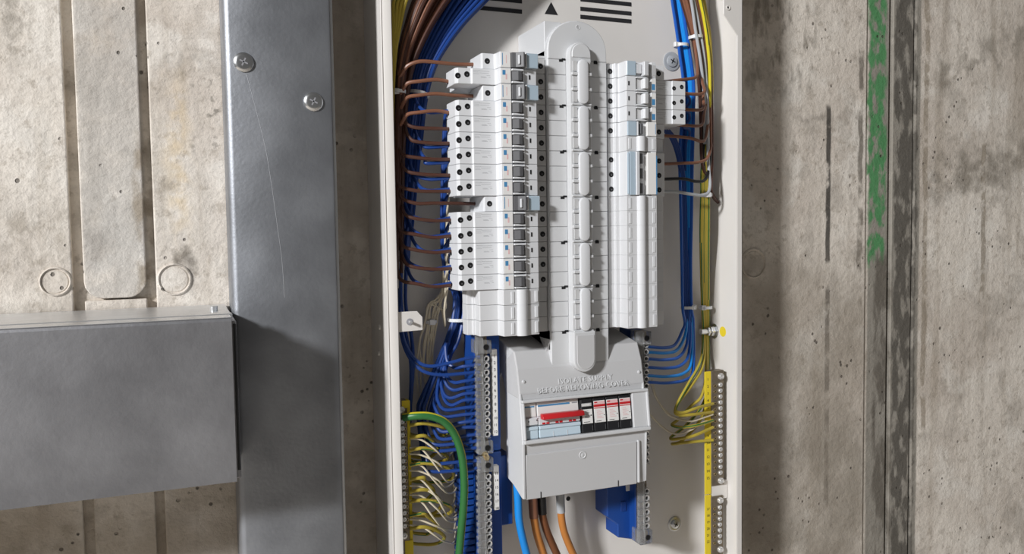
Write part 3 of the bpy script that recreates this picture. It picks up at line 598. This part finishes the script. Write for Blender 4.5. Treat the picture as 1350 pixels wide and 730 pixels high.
sp = dev('surge_arrester', 'black surge arrester with one grey and three red labelled plug modules', 'surge arrester', mx2, bx)
lb('base', 'black_plastic', sp, mx2+.0006, bx, .001, .0155, ob, ot)
for k, (pa, pb) in enumerate(((767.2, 780.9), (783.2, 798), (800.3, 815.2), (817.5, 831.6))):
    a, b = LO(pa, 550)[0], LO(pb, 550)[0]
    md = lb('plug_module', 'black_plastic', sp, a-.0006, b+.0006, -.001, .004, fz(.97), fz(.06), .0006)
    lab = lb('module_label', 'label_white', md, a, b, -.0014, -.0008, fz(.74), fz(.13) if k else fz(.34), .0003)
    w = b-a
    if k == 0:
        lb('module_tag', 'terminal_grey', md, a, b-.0006, -.0014, -.0008, fz(.26), fz(.17), .0002); lb('tag_print', 'label_white', md, a+.001, b-.003, -.0015, -.0012, fz(.235), fz(.20), 0)
        for j in range(5): lb('printed_text', 'print_grey', md, a+w*.25, a+w*(.6+.1*(j % 2)), -.0015, -.0012, fz(.40+j*.045), fz(.38+j*.045), 0)
        lb('printed_text', 'print_black', md, a+w*.78, a+w*.92, -.0015, -.0012, fz(.53), fz(.50), 0); lb('printed_text', 'print_black', md, a+w*.1, a+w*.7, -.0015, -.0012, fz(.70), fz(.685), 0)
    else:
        lb('red_field', 'print_pink', md, a+.0003, b-.0003, -.0015, -.0012, fz(.235), fz(.145), 0); lb('red_band', 'red', md, a, b, -.0016, -.0012, fz(.30), fz(.235), 0); lb('red_band', 'red', md, a, b, -.0016, -.0012, fz(.345), fz(.322), 0)
        lb('red_print', 'red', md, a+.0006, a+w*.3, -.0017, -.0014, fz(.19), fz(.16), 0)
        for j in range(6): lb('printed_text', 'print_pink', md, a+w*.22, a+w*(.55+.12*(j % 3)), -.0015, -.0012, fz(.42+j*.04), fz(.405+j*.04), 0)
        lb('printed_text', 'print_black', md, a+w*.15, a+w*.6, -.0015, -.0012, fz(.705), fz(.69), 0); lb('printed_text', 'print_black', md, a+w*.84, a+w*.93, -.0015, -.0012, fz(.55), fz(.53), 0)
    lb('release_slit', 'toggle_grey', md, b-.0012, b-.0008, -.0013, -.0009, fz(.94), fz(.80), 0)

# ================================================================== neutral bars
NY = .885
def clear_end(t, x0, x1, za, zb, y):
    e = MB().box(x0, x1, y-.001, y+.02, zb, za).build('end_clamp', 'clear_plastic', t, .001); p = ((x0+x1)/2+.002, y-.0016, (za+zb)/2)
    MB().lathe(p, [(.0034, .0006), (.0034, 0), (.0026, 0), (.0024, .0004), (0, .0004)], 'y', 14).build('clamp_hole', 'black', e); return e
def neutral_bar(label, ys, y_end, caps, x_c, numbers, strip, base_z, group=None, left=True):
    z0, z1_ = base_z; t = thing('neutral_bar', label, 'terminal bar', (x_c, NY+.03, z0), group)
    MB().box(x_c-.0105, x_c+.021 if left else x_c+.006, NY+.012, .935, z0, z1_).build('base', 'blue_base', t, .0008)
    MB().box(x_c-.009, x_c+.003, NY+.006, NY+.0118, z0+.001, z1_-.001).build('terminal_strip', 'bar_grey', t, .0004)
    MB().box(x_c-.012, x_c-.0035, NY-.001, NY+.0058, z0+.001, z1_-.001).build('clear_housing', 'clear_plastic', t, .0006)
    for k, y in enumerate(ys):
        p = W(642.5 if left else 850, y, NY); p.x = x_c+.0006
        s_ = MB().lathe(p+Vector((0, .006, 0)), [(.0039, 0), (.0039, -.0046), (.0033, -.0054), (.0024, -.005), (.0021, -.0015), (0, -.0015)], 'y', 12).build('terminal_screw', 'screw_metal', t, smooth=True)
        MB().cyl(p+Vector((.0003, .0042, -.0002)), .0021, .0005, 'y', 10).build('drive_recess', 'black', s_)
        MB().box(x_c-.0115, x_c+.0045, NY+.001, NY+.0058, p.z-.0046, p.z-.0040).build('divider', 'clear_plastic', t)
        if left: MB().lathe((x_c-.0122, NY+.005, p.z), [(.0026, .001), (.0026, -.0012), (.0018, -.0012), (.0018, 0), (0, 0)], 'x', 10).build('wire_entry', 'clear_plastic', t)
    for za, zb in caps: clear_end(t, x_c-.0125, x_c+.006, za, zb, NY-.002)
    if strip:
        sa, sb = strip; st = MB().box(x_c+.0085, x_c+.0148, NY+.004, NY+.0118, sb, sa).build('number_strip', 'label_white', t, .0003)
        for n, y in numbers: text(str(n), wallM(x_c+.0117, NY+.0039, Z_(654, y, NY+.004)), .0052 if n < 10 else .0044, .0001, 'print_black', st, 'digit')
    return t
xc = X_(642, 520, NY)
yy = [473+9.08*k for k in range(12)]
zf = lambda y, x=640: Z_(x, y, NY)
neutral_bar('clear-covered neutral bar numbered 1 to 12 with a fan of blue wires', yy, 0, [(zf(448), zf(466)), (zf(581), zf(598))], xc, [(k+1, 469+9.1*k) for k in range(12)], (zf(462), zf(577)), (zf(599), zf(437)))
y2 = [629+8.85*k for k in range(14)]
nb2 = neutral_bar('clear-covered neutral bar numbered from 13, below the fan of blue wires', y2, 0, [(zf(603), zf(622))], xc, [(13+k, 624+9.2*k) for k in range(6)], (zf(617), zf(676)), (zf(760), zf(601)))
for k in range(14): z = zf(632+8.85*k); MB().box(xc-.026, xc-.0106, NY+.02, .94, z-.003, z+.003).build('base_rib', 'blue_base', nb2, .0008)
MB().box(xc-.0245, xc-.0106, NY+.026, .94, zf(760), zf(601)).build('base_back', 'blue_base', nb2, .0005)
MB().box(xc+.021, xc+.038, NY+.02, .945, zf(705), zf(610)).build('base_flange', 'blue_base', nb2, .001)
q = MB(); MB().tube([W(638, 597, NY-.001), W(640, 600, NY-.003), W(642, 604, NY-.001)], .0035, 8).build('copper_link', 'brass', nb2)
xr = X_(852, 600, NY)+.001
nr = neutral_bar('clear neutral bar half hidden behind the grey cover, with blue wires', [455+9.0*k for k in range(18)], 0, [(Z_(856, 436, NY), Z_(856, 454, NY))], xr, [], None, (Z_(856, 622, NY), Z_(856, 436, NY)), left=False)
nr2 = neutral_bar('clear neutral bar below the grey cover beside a blue plastic foot', [648+9.2*k for k in range(6)], 0, [(Z_(853, 698, NY), Z_(853, 716, NY))], xr, [], None, (Z_(853, 716, NY), Z_(853, 628, NY)), left=False)
a, b, c_, d_ = X_(799, 660, .915), X_(838, 660, .915), X_(813, 690, .915), Z_(820, 640, .915)
MB().prism([(a, d_+.02), (a, Z_(800, 680, .915)), (c_, Z_(813, 690, .915)), (c_, Z_(815, 707, .915)), (b, Z_(835, 711, .915)), (b, d_+.02)], .912, .945, 'y').build('foot', 'blue_base', nr2, .001)
MB().box(X_(819, 665, .91), X_(826, 665, .91), .9105, .9125, Z_(822, 674, .91), Z_(822, 661, .91)).build('foot_window', 'wire_blue', nr2, .0004)
MB().box(X_(826, 640, .91), X_(832, 640, .91), .9105, .9125, Z_(829, 647, .91), Z_(829, 620, .91)).build('number_strip', 'label_white', nr2)
MB().prism([(b, Z_(835, 711, .915)), (b+.007, Z_(843, 710, .9)), (b+.007, Z_(843, 690, .9)), (b, Z_(835, 690, .9))], .895, .94, 'y').build('foot_clip', 'blue_base', nr2, .0008)

# ================================================================== earth bars
def earth_bar(label, px_s, px_b, ys, mounts, Y, ztop, zbot, digits, side=1):
    t = thing('earth_bar', label, 'terminal bar', W((px_b[0]+px_b[1])/2, zbot, Y+.01), None)
    x0, x1 = X_(px_b[0], 600, Y), X_(px_b[1], 600, Y); za, zb_ = Z_(px_b[0], ztop, Y), Z_(px_b[0], zbot, Y)
    MB().box(x0, x1, Y, Y+.012, zb_, za).build('bar', 'bar_grey' if side > 0 else 'bar_grey', t, .0006)
    xw = x0+(x1-x0)*.28 if side > 0 else x1-(x1-x0)*.3; xsn = x0+(x1-x0)*.68 if side > 0 else x0+(x1-x0)*.35
    for y in ys:
        z = Z_(px_b[0], y, Y)
        MB().lathe((xw, Y, z), [(.0022, 0), (.0021, -.0008), (.0014, -.0008), (.0012, 0), (0, 0)], 'y', 10).build('wire_ring', 'brass', t, smooth=True)
        MB().lathe((xsn, Y, z+.001), [(.003, 0), (.003, -.002), (.0024, -.0026), (.0008, -.0026), (.0006, -.0016), (0, -.0016)], 'y', 12).build('terminal_screw', 'screw_metal', t, smooth=True)
    for y in mounts:
        s_ = MB().lathe((xsn+.0008*side, Y, Z_(px_b[0], y, Y)), [(.0044, 0), (.0044, -.0022), (.0034, -.0036), (.0014, -.0038), (0, -.0028)], 'y', 16).build('mounting_screw', 'screw_metal', t, smooth=True)
    return t
def strip_of(t, px_s, Y, y0, y1, digits, size):
    a, b = X_(px_s[0], 600, Y), X_(px_s[1], 600, Y)
    st = MB().box(a, b, Y, Y+.0015, Z_(px_s[0], y1, Y), Z_(px_s[0], y0, Y)).build('number_strip', 'strip_yellow', t, .0002)
    for s, y in digits: text(s, wallM((a+b)/2, Y-.0001, Z_((px_s[0]+px_s[1])/2, y, Y)), size, .0001, 'print_black', st, 'digit')
EY = .912
e1 = earth_bar('upper earth bar with yellow number strip and wires on the right side wall', None, (938, 954.5), [509+7.75*k for k in range(16)], [497, 635], EY, 489, 641, None)
strip_of(e1, (929.5, 937.5), EY+.001, 490, 652, [(str(k+1), 500+9.3*k) for k in range(15)], .0052)
e2 = earth_bar('lower empty earth bar with yellow number strip on the right side wall', None, (937.5, 953.5), [671+7.6*k for k in range(7)], [661, 726], EY, 655, 738, None)
strip_of(e2, (929.5, 937.5), EY+.001, 653, 738, [(str(k+17), 671+8.6*k) for k in range(6)], .0046)
MB().box(X_(937, 648, EY+.004), BX1-.002, EY+.002, EY+.016, Z_(940, 660, EY), Z_(940, 636, EY)).build('bracket', 'paint_white', e1, .0006)
e3 = earth_bar('dark earth bar inside the left flange crowded with yellow and cream wires', None, (527, 538), [557+8.6*k for k in range(17)], [540, 706], .905, 528, 760, None, side=-1)
MB().box(X_(538, 600, .906), X_(542, 600, .906), .906, .918, Z_(538, 760, .906), Z_(538, 528, .906)).build('number_strip', 'strip_yellow', e3, .0003)
MB().box(X_(531, 600, .906), X_(541, 600, .906), .9045, .905, Z_(538, 537, .906), Z_(538, 527, .906)).build('strip_end', 'strip_yellow', e3)
MB().box(X_(531, 600, .906), X_(542, 600, .906), .9045, .905, Z_(538, 760, .906), Z_(538, 712, .906)).build('strip_end', 'strip_yellow', e3)

# ================================================================== cables
def P3(pts): return [W(*p) for p in pts]
def wire(name, label, pts, r, mats, cat='cable', group=None, stripe=None, n=8, sub=5, twist=.12, frac=.12, endx=None):
    pts = P3(pts)
    if endx is not None: pts.append(Vector((endx, pts[-1].y, pts[-1].z)))
    q = MB(); q.tube(pts, r, n, sub, stripe, twist, frac); return tag(q.build(name, mats, smooth=True, loc=pts[0]), label, cat, group)
def station(st, t, y, dY=0):
    for (a, al, ar, aY), (b, bl, br_, bY) in zip(st, st[1:]):
        if a <= y <= b:
            f = (y-a)/(b-a); return (al+(bl-al)*f+t*((ar+(br_-ar)*f)-(al+(bl-al)*f)), y, aY+(bY-aY)*f+dY)
    y_, l, r_, Y = st[-1]; return (l+t*(r_-l), y, Y+dY)
def along(st, t, y_from, y_to, dY=0):
    out = [(xl+t*(xr_-xl), y, Y+dY) for y, xl, xr_, Y in st if y_from <= y <= y_to-12]
    if y_to > st[0][0]: out.append(station(st, t, y_to, dY))
    return out
RW = .0021
ST_BLUE = [(-60, 640, 700, .925), (-25, 608, 665, .925), (0, 590, 642, .925), (30, 574, 613, .926), (60, 560, 590, .927), (90, 549, 573, .928), (130, 541, 562, .928), (180, 535, 556, .928), (240, 530, 549, .928), (300, 528, 543, .928), (345, 527, 540, .928), (390, 527, 538, .928)]
ST_BRN = [(-60, 590, 640, .908), (-25, 562, 612, .908), (0, 546, 592, .909), (30, 536, 572, .91), (60, 528, 556, .91), (90, 524, 544, .91), (130, 522, 537, .91), (180, 521, 533, .91), (250, 521, 531, .91), (320, 521, 530, .91), (380, 521, 529, .91)]
RY_ = [85, 108, 126.5, 149, 170, 189, 210, 231, 252, 268.5, 290, 311, 331, 354, 376]
short = {0: (624.5, .893), 2: (623, .895), 9: (626, .895)}
for i, y in enumerate(RY_):                      # one brown lead per breaker
    xe, Ye = short.get(i, (594.5, .893)); tt = (i*.37+.1) % 1
    light = i < 4
    pts = along(ST_BRN, tt, -60, y-32, jit(.006)); xb = pts[-1][0]
    if i < 4: pts += [(526+3*tt, y+14, .905), (537, y+2, .897), (553, y-4 if i == 0 else y-1, .892), (575, y-3, .891)]
    else: pts += [(xb+1, y-17, .905), (xb+7, y-6, .90), (549, y-1.5+jit(1), .896), (572, y+jit(.8)+(1.5 if i > 9 else 0), .893)]
    if xe > 600: pts += [(600, y-.5, .892)]
    pts += [(xe, y, Ye)]
    wire('brown_cable', f'brown wire entering the {ORD[i]} breaker of the longer stack', pts, RW, 'wire_brown_light' if light else 'wire_brown_shaded', group='brown wires of the longer stack')
for k in range(9):                               # further brown wires of the bundle that stay in it
    tt = k/8; pts = along(ST_BRN, tt, -60, 240+k*15, .007+jit(.004))
    wire('brown_cable', 'shaded brown wire in the curved bundle inside the left flange', pts, RW, 'wire_brown_shaded', group='brown bundle inside the left flange')
blue_rows = [3, 5, 6, 7, 8, 10, 11, 12, 13, 14]
for n, i in enumerate(blue_rows):
    y = RY_[i]+(3 if i in (5, 6, 7) else -3); tt = .15+.8*((n*.41) % 1); pts = along(ST_BLUE, tt, -60, y-34, jit(.005)); xb = station(ST_BLUE, tt, y-20)[0]
    dip = 2 if i < 9 else 4
    pts += [(xb+2, y-17, .915), (xb+10, y-3, .905), (564+jit(3), y+dip, .898), (580, y+dip*.7, .896), (594.5, y, .896)]
    wire('blue_cable', f'blue wire entering the {ORD[i]} breaker of the longer stack', pts, RW, 'wire_blue', group='blue wires of the longer stack')
for k in range(14):                              # blue wires running down the left of the enclosure
    tt = k/13; pts = along(ST_BLUE, tt, -60, 400, (.004 if k % 2 else -.006)+jit(.002))
    if k in (2, 9): pts += [(533+k, 440, .925), (541+k*.4, 480, .925), (541, 535, .93), (540, 560, .935)]
    else: pts = pts[:9+k % 3]
    wire('blue_cable', 'blue wire in the thick curved bundle left of the longer stack', pts, RW*1.05, 'wire_blue', group='blue bundle left of the longer stack')
# two long blue wires sweeping to the first terminals
for n, pts in enumerate(([(527, 380, .925), (528, 420, .92), (534, 452, .912), (548, 474, .905), (565, 482.5, .90), (590, 479, .895), (612, 473, .892), (632, 470, .89)],
                         [(526, 400, .925), (529, 440, .918), (538, 468, .91), (556, 488, .90), (580, 494, .896), (606, 492.5, .893), (632, 490, .89)])):
    wire('blue_cable', ('upper', 'lower')[n]+' of two long blue wires sweeping from the left flange to the numbered neutral bar', pts, RW, 'wire_blue', group='long blue neutrals')
# neutral leads: from behind the breakers, through the tie, out to the bar
term = [480]+[490+9.08*k for k in range(1, 11)]+[590, 607, 616]
for k, y in enumerate(term):
    u = k/(len(term)-1); xt = 598+15*((k*.43) % 1)+jit(1); dY = .012*((k*.61) % 1)
    low = y+6+jit(2); xl = 588-30*u+jit(3)
    ty = RY_[[3, 4, 5, 6, 7, 8, 10, 11, 12, 13, 14, 4, 7, 11][k]]
    pts = [(593, ty+4, .904), (586+3*((k*.3) % 1), ty+16, .912), (583+8*((k*.47) % 1), max(ty+30, 330), .925+dY*.5)][:3 if ty < 320 else 1]+[(xt+1, 388, .928+dY), (xt, 420, .925+dY), (xt-6-8*u, 452, .922+dY), (xl+2, min(y-26, 520), .918+dY*.7)]
    if y > 545: pts += [(xl-4, 545, .92+dY)]
    pts += [(xl+4, low-9, .912), (xl+14, low, .904), (612, y+2+jit(1.5), .895), (633, y, .890)]
    wire('blue_cable', f'blue wire curving from the tied bundle into the {ORD[k+1]} terminal of the upper numbered bar' if k < 11 else 'blue wire reaching the lower numbered neutral bar', pts, RW, 'wire_blue', group='blue neutrals fanning into the left neutral bars')
# cream functional-earth wires behind them
for k in range(11):
    u = k/10; xb = 559+17*((k*.37) % 1); ye = [578, 590, 598, 612, 620, 631, 640, 652, 660, 684, 692][k]; xo = 598+8*((k*.53) % 1); yo = ye+[25, 45, 20, 38, 22, 50, 28, 35, 40, 14, 22][k]
    top = 150+22*k
    pts = [(592, top, .905), (586+4*((k*.7) % 1), top+35, .918), (584+3*u, max(top+60, 375), .935), (xb+6+jit(4), 402, .938), (xb+1, 424, .936), (xb-4+jit(4), 455, .938), (xb-6+jit(6), 500, .944), (xb+4+jit(5), 545, .945), (xo-6, min(yo-30, 600), .942), (xo, yo-10, .93), (xo-12, yo, .91), (575+jit(4), (yo+ye)/2+2, .899), (556, ye+2, .902), (540, ye, .902)]
    wire('cream_wire', 'thin cream wire sagging from the left earth bar to the breakers', pts, .00115, 'wire_cream', 'wire', 'cream wires of the left earth bar', n=6)
# yellow loops at the left earth bar
for k in range(9):
    y = 563+16.5*k+jit(4); xo = [592, 578, 590, 598, 572, 582, 596, 576, 586][k]; h_ = [14, 26, 16, 22, 28, 30, 18, 24, 20][k]
    pts = [(540, y, .902), (558, y-3, .90), (xo-12, y+1, .905), (xo, y+h_*.5, .915), (xo-8, y+h_*.9, .93), (560, y+h_, .94), (537, y+h_-6, .943), (523, y+h_-40, .944), (521, y-60, .944)]
    wire('earth_cable', 'yellow and green earth wire looping out of the left earth bar', pts, RW*1.0, ['wire_yellow', 'wire_green'], group='earth loops of the left earth bar', stripe=k*2, twist=.25)
for k in range(4):
    pts = [(560+k*9, -60, .9), (537+k*4, -20, .90), (520+5.2*k, 0, .90), (518.5+3.2*k, 30, .90), (517.5+1.6*k, 62, .90), (516+k, 100, .902), (515+k*.8, 150, .905), (515+k*.7, 260, .91), (515+k*.7, 420, .92), (518+k, 520, .93)]
    wire('earth_cable', 'yellow and green earth wire bending round the top of the left flange', pts, RW, ['wire_yellow', 'wire_green'], group='earth wires behind the left flange', stripe=3+k, twist=.05)
wire('main_earth_cable', 'thick green and yellow earth cable arching beside the left neutral bars', [(532, 550, .90), (548, 548, .892), (567, 548.5, .888), (586, 556, .886), (600, 574, .886), (609, 602, .886), (612, 635, .886), (611, 668, .888), (608, 700, .89), (604, 745, .895)], .0046, ['wire_green', 'wire_yellow_bright'], stripe=1, n=12, sub=6, twist=.0, frac=.26)

# right side
ST_RB = [(-60, 878, 892, .93), (-20, 884, 896, .93), (0, 886, 900, .93), (40, 892, 906, .928), (70, 896, 911, .927), (110, 901, 916, .926), (150, 900, 916, .926), (200, 896, 915, .926), (250, 897, 914, .927), (300, 898, 913, .928), (350, 899, 912, .93), (405, 900, 913, .93)]
tr = [457, 464, 473, 484, 495, 503.5]
for k in range(9):
    tt = ((k*.38) % 1); dY = .008*((k*.61) % 1)-.004
    pts = along(ST_RB, tt, -60, 405, dY)
    if k < 6:
        y = tr[k]; pts += [(903+11*k/5, 425, .929), (900+14*k/5, y-22+k, .926), (890+14*k/5, y-3, .918), (876+4*k/5, y+1, .91), (856, y, .90)]
        lab = f'blue wire bending into the half-hidden neutral bar, {ORD[k]} from its top'
    else: lab = 'blue wire in the vertical bundle beside the shorter stack'; pts = pts[:-2]
    wire('blue_cable', lab, pts, RW*1.0, 'wire_blue_bright' if k % 3 != 1 else 'cable_blue', group='blue wires beside the shorter stack', endx=xr+.004 if k < 6 else None)
for k in range(3):
    wire('blue_cable', 'blue wire dropping from below the wide breakers of the shorter stack', [(876+k*3, 172, .91), (886+k*2.5, 185, .915), (894+k*2, 210, .92), (899+k*2, 250, .924), (901+k*2, 330, .926), (903+k*3, 404, .928), (905+k*3, 432, .93)], RW, 'wire_blue', group='blue wires under the shorter stack')
    y = (122, 143, 165)[k]; wire('blue_cable', f'blue lead tucked behind the {ORD[k+1]} breaker of the shorter stack', [(900, y+3, .905), (908, y+6, .91), (909, y+14, .916), (904, y+24, .922), (903, y+60, .925)], RW*.9, 'wire_blue', group='blue leads behind the wide breakers')
ST_RK = [(-60, 886, 915, .918), (-20, 893, 920, .918), (0, 898, 925, .918), (40, 910, 931, .917), (80, 918, 936, .916), (120, 922, 938, .916), (165, 924, 939, .917), (210, 925, 939, .918), (240, 926, 938, .918)]
R_END = [(107, 876, .893), (123, 901, .895), (144, 901, .895), (165, 901, .895), (183, 876, .895), (216, 876, .893)]
nm = ['first', 'second', 'third', 'fourth', 'fifth']
for k, (y, xe, Ye) in enumerate(R_END):
    tt = .1+.15*k; pts = along(ST_RK, tt, -60, y-30, -.002)
    if k == 0: pts = along(ST_RK, .12, -60, 60, 0)+[(919.5, 90, .908), (918, 101, .902), (908, 104, .897), (890, 106, .893), (xe, y+.5, Ye)]
    elif k < 4: pts += [(925+k, y-14, .905), (930-k, y-4, .90), (926-k, y+.5, .897), (914, y+1, .895), (xe, y, Ye)]
    elif k == 4: pts += [(932, y-10, .91), (927, y+3, .903), (910, y-1, .898), (892, y-3, .895), (xe, y-4, Ye)]
    else: pts += [(937, 195, .912), (932, 209, .905), (920, 214, .90), (900, 215, .896), (xe, y, Ye)]
    wire('brown_cable', f'brown wire entering the {nm[k]} breaker of the shorter stack' if k < 5 else 'brown wire entering the three-pole breaker', pts, RW, 'wire_brown_light', group='brown wires of the shorter stack', endx=E1-.003 if 0 < k < 4 else NE-.003)
wire('black_cable', 'black wire entering the middle pole of the three-pole breaker', along(ST_RK, .8, -60, 180, .004)+[(936, 215, .912), (930, 236, .905), (918, 239, .90), (900, 235.5, .896), (876, 236, .893)], RW, 'wire_black', endx=NE-.003)
wire('grey_cable', 'pale grey wire entering the lowest pole of the three-pole breaker', along(ST_RK, .6, -60, 165, -.004)+[(934, 215, .91), (936, 245, .905), (930, 257, .90), (912, 256, .896), (893, 253, .895), (876, 252.5, .893)], RW, 'wire_grey', endx=NE-.003)
for k in range(7):
    wire('brown_cable', 'dark brown wire in the bundle near the right side wall', along(ST_RK, k/6, -60, 210, .006+jit(.003))+[(931+k*1.2, 235+k*3, .925), (937+k*1.6, 255+k*2, .935)], RW, ['wire_brown_shaded', 'wire_black', 'wire_brown_shaded'][k % 3], group='dark bundle near the right side wall')
for k in range(5):
    tt = k/4
    top = [(905+3*k, -60, .92), (917+2*k, -20, .92), (922+1.5*k, 0, .92), (931+k, 40, .92), (935+k*.6, 75, .92), (937+k*.4, 120, .922), (935, 170, .925)]
    body = [(926+8*tt, 218, .925), (925+9*tt, 258, .922), (924+10*tt, 300, .922), (924.5+9*tt, 350, .932), (926+8*tt, 404, .942), (927+7*tt, 437, .948)]
    end = [[(924, 475, .925), (908, 505, .91), (894, 530, .905), (891, 541, .902), (901, 543.5, .90), (920, 537, .90), (940, 532, .909)],
           [(927, 480, .925), (913, 506, .912), (896, 528, .907), (890, 542, .904), (896, 547, .902), (915, 546, .90), (940, 543, .909)],
           [(931, 490, .93), (925, 522, .922), (912, 534, .925), (895, 552, .928), (886, 560, .92), (900, 563, .908), (920, 560, .902), (940, 554, .909)],
           [(932, 500, .932), (928, 530, .93), (905, 560, .938), (884, 577, .93), (896, 578, .915), (915, 574, .905), (940, 563, .909)],
           [(933, 510, .936), (925, 550, .938), (900, 580, .94), (886, 585, .93), (905, 583, .915), (940, 580, .909)]][k]
    wire('earth_cable', f'yellow and green earth wire looping into the right earth bar, {ORD[k]} from its top', (top if k > 2 else top[-1:])+body+end, RW, ['wire_yellow', 'wire_green'], group='earth wires beside the right side wall', stripe=k*1.7, twist=.06)
for k, pts in enumerate(([(858, 505, .915), (864, 522, .915), (876, 540, .925), (893, 551, .918), (915, 547, .908), (940, 542, .909)],
                         [(859, 500, .915), (866, 525, .918), (882, 547, .915), (908, 555, .915), (925, 551, .908), (940, 546, .909)],
                         [(856, 545, .92), (870, 560, .925), (884, 570, .922), (897, 571.5, .915), (912, 566, .908), (926, 557, .905), (940, 554, .909)])):
    wire('cream_wire', 'thin cream wire drooping from the half-hidden neutral bar to the right earth bar', pts, .0013, 'wire_cream', 'wire', 'cream wires of the right earth bar', n=6)
wire('grey_cable', 'white-grey wire running down among the brown ones near the right side wall', [(897, -60, .91), (907, -20, .91), (912, 5, .91), (917, 40, .91), (922, 70, .908), (926, 100, .908), (929, 140, .914), (929, 190, .922)], RW, 'wire_grey')
wire('earth_cable', 'bright yellow-green wire running down beside the white-grey wire', [(905, -60, .908), (917, -20, .908), (923, 0, .908), (929, 30, .907), (933, 60, .907), (935.5, 90, .908), (936, 130, .913), (935, 180, .92)], RW, ['wire_yellow_bright', 'wire_green'], stripe=2, twist=.05)

# supply tails
def tail(name, label, pts, r, core, sleeve=None, slen=0):
    p3 = P3(pts); t = thing(name, label, 'cable', p3[-1]); MB().tube(p3, r, 14, 8).build('insulation', core, t, smooth=True)
    if sleeve: MB().tube(P3(pts[:slen]), r*1.16, 14, 8).build('sleeve', sleeve, t, smooth=True)
tail('supply_cable', 'thick bright blue supply cable leaving below the grey cover', [(681, 630, .885), (683, 660, .885), (684, 682, .886), (688, 705, .888), (697, 740, .892)], .0047, 'cable_blue')
tail('supply_cable', 'thick orange-brown supply cable with a brown sleeve below the grey cover', [(701, 620, .90), (702, 650, .90), (703, 670, .90), (704, 682, .90), (708, 704, .902), (718, 735, .906), (722, 748, .907)], .0049, 'wire_orange', 'wire_brown_light', 4)
tail('supply_cable', 'thick dark brown supply cable with a black sleeve below the grey cover', [(713, 620, .905), (713.5, 650, .905), (715, 677, .905), (721, 700, .907), (733, 728, .91), (742, 748, .912)], .0048, 'wire_darkbrown', 'wire_black', 3)
tail('supply_cable', 'thick orange supply cable with a grey sleeve below the grey cover', [(738, 620, .91), (738.5, 650, .91), (739.5, 675, .91), (743, 698, .912), (752, 722, .915), (766, 752, .918)], .0047, 'wire_orange', 'wire_grey', 3)

# cable ties
def tie(label, px, py, Y, rx_, ry_, head=(1, 0), tilt=0):
    c = W(px, py, Y); t = thing('cable_tie', label, 'cable tie', c, 'white cable ties')
    M = Matrix.Translation(c) @ Matrix.Rotation(tilt, 4, 'Y'); q = MB(M); n = 20
    for k in range(n):
        a, b = 2*math.pi*k/n, 2*math.pi*(k+1)/n; vs = []
        for ang in (a, b):
            for rr in (1, 1+.0008/rx_):
                for z in (-.0019, .0019): vs.append((rx_*rr*math.cos(ang), ry_*rr*math.sin(ang), z))
        q.add(vs, [(2, 3, 7, 6), (0, 4, 5, 1), (1, 5, 7, 3), (0, 2, 6, 4)])
    q.build('strap', 'tie_white', t)
    MB(M).box(head[0]*rx_-.0036, head[0]*rx_+.0036, -ry_*(.6 if head[1] else .2)-.004, -ry_*.2+.001, -.0032, .0032).build('head', 'tie_white', t, .0006)
tie('white cable tie round the blue bundle above the numbered neutral bar', 604, 421, .93, .0115, .0125, (1.05, 0))
tie('white cable tie round the cream wires beside the bracket', 568, 424, .937, .0065, .006, (0, 1))
tie('white cable tie round the blue bundle left of the wide breakers', 551, 124, .928, .0115, .014, (.75, 0), .2)
tie('white cable tie at the brown bundle inside the left flange', 526, 121, .908, .007, .008, (-.6, 0))
tie('white cable tie round the blue wires beside the big fixing washer', 898, 60, .927, .009, .009, (-1, 0))
tie('white cable tie round the brown wires above the shorter stack', 917, 49, .917, .009, .008, (-.2, 0), -.1)
tie('white cable tie round the earth wires under the dark bundle', 930, 257, .922, .0085, .008, (0, 1))
tie('white cable tie round the blue bundle beside the blanking modules', 907, 405, .929, .0095, .0085, (.7, 0))
tie('white cable tie round the earth wires above the earth stud', 930, 405, .942, .0085, .0085, (-.7, 0))
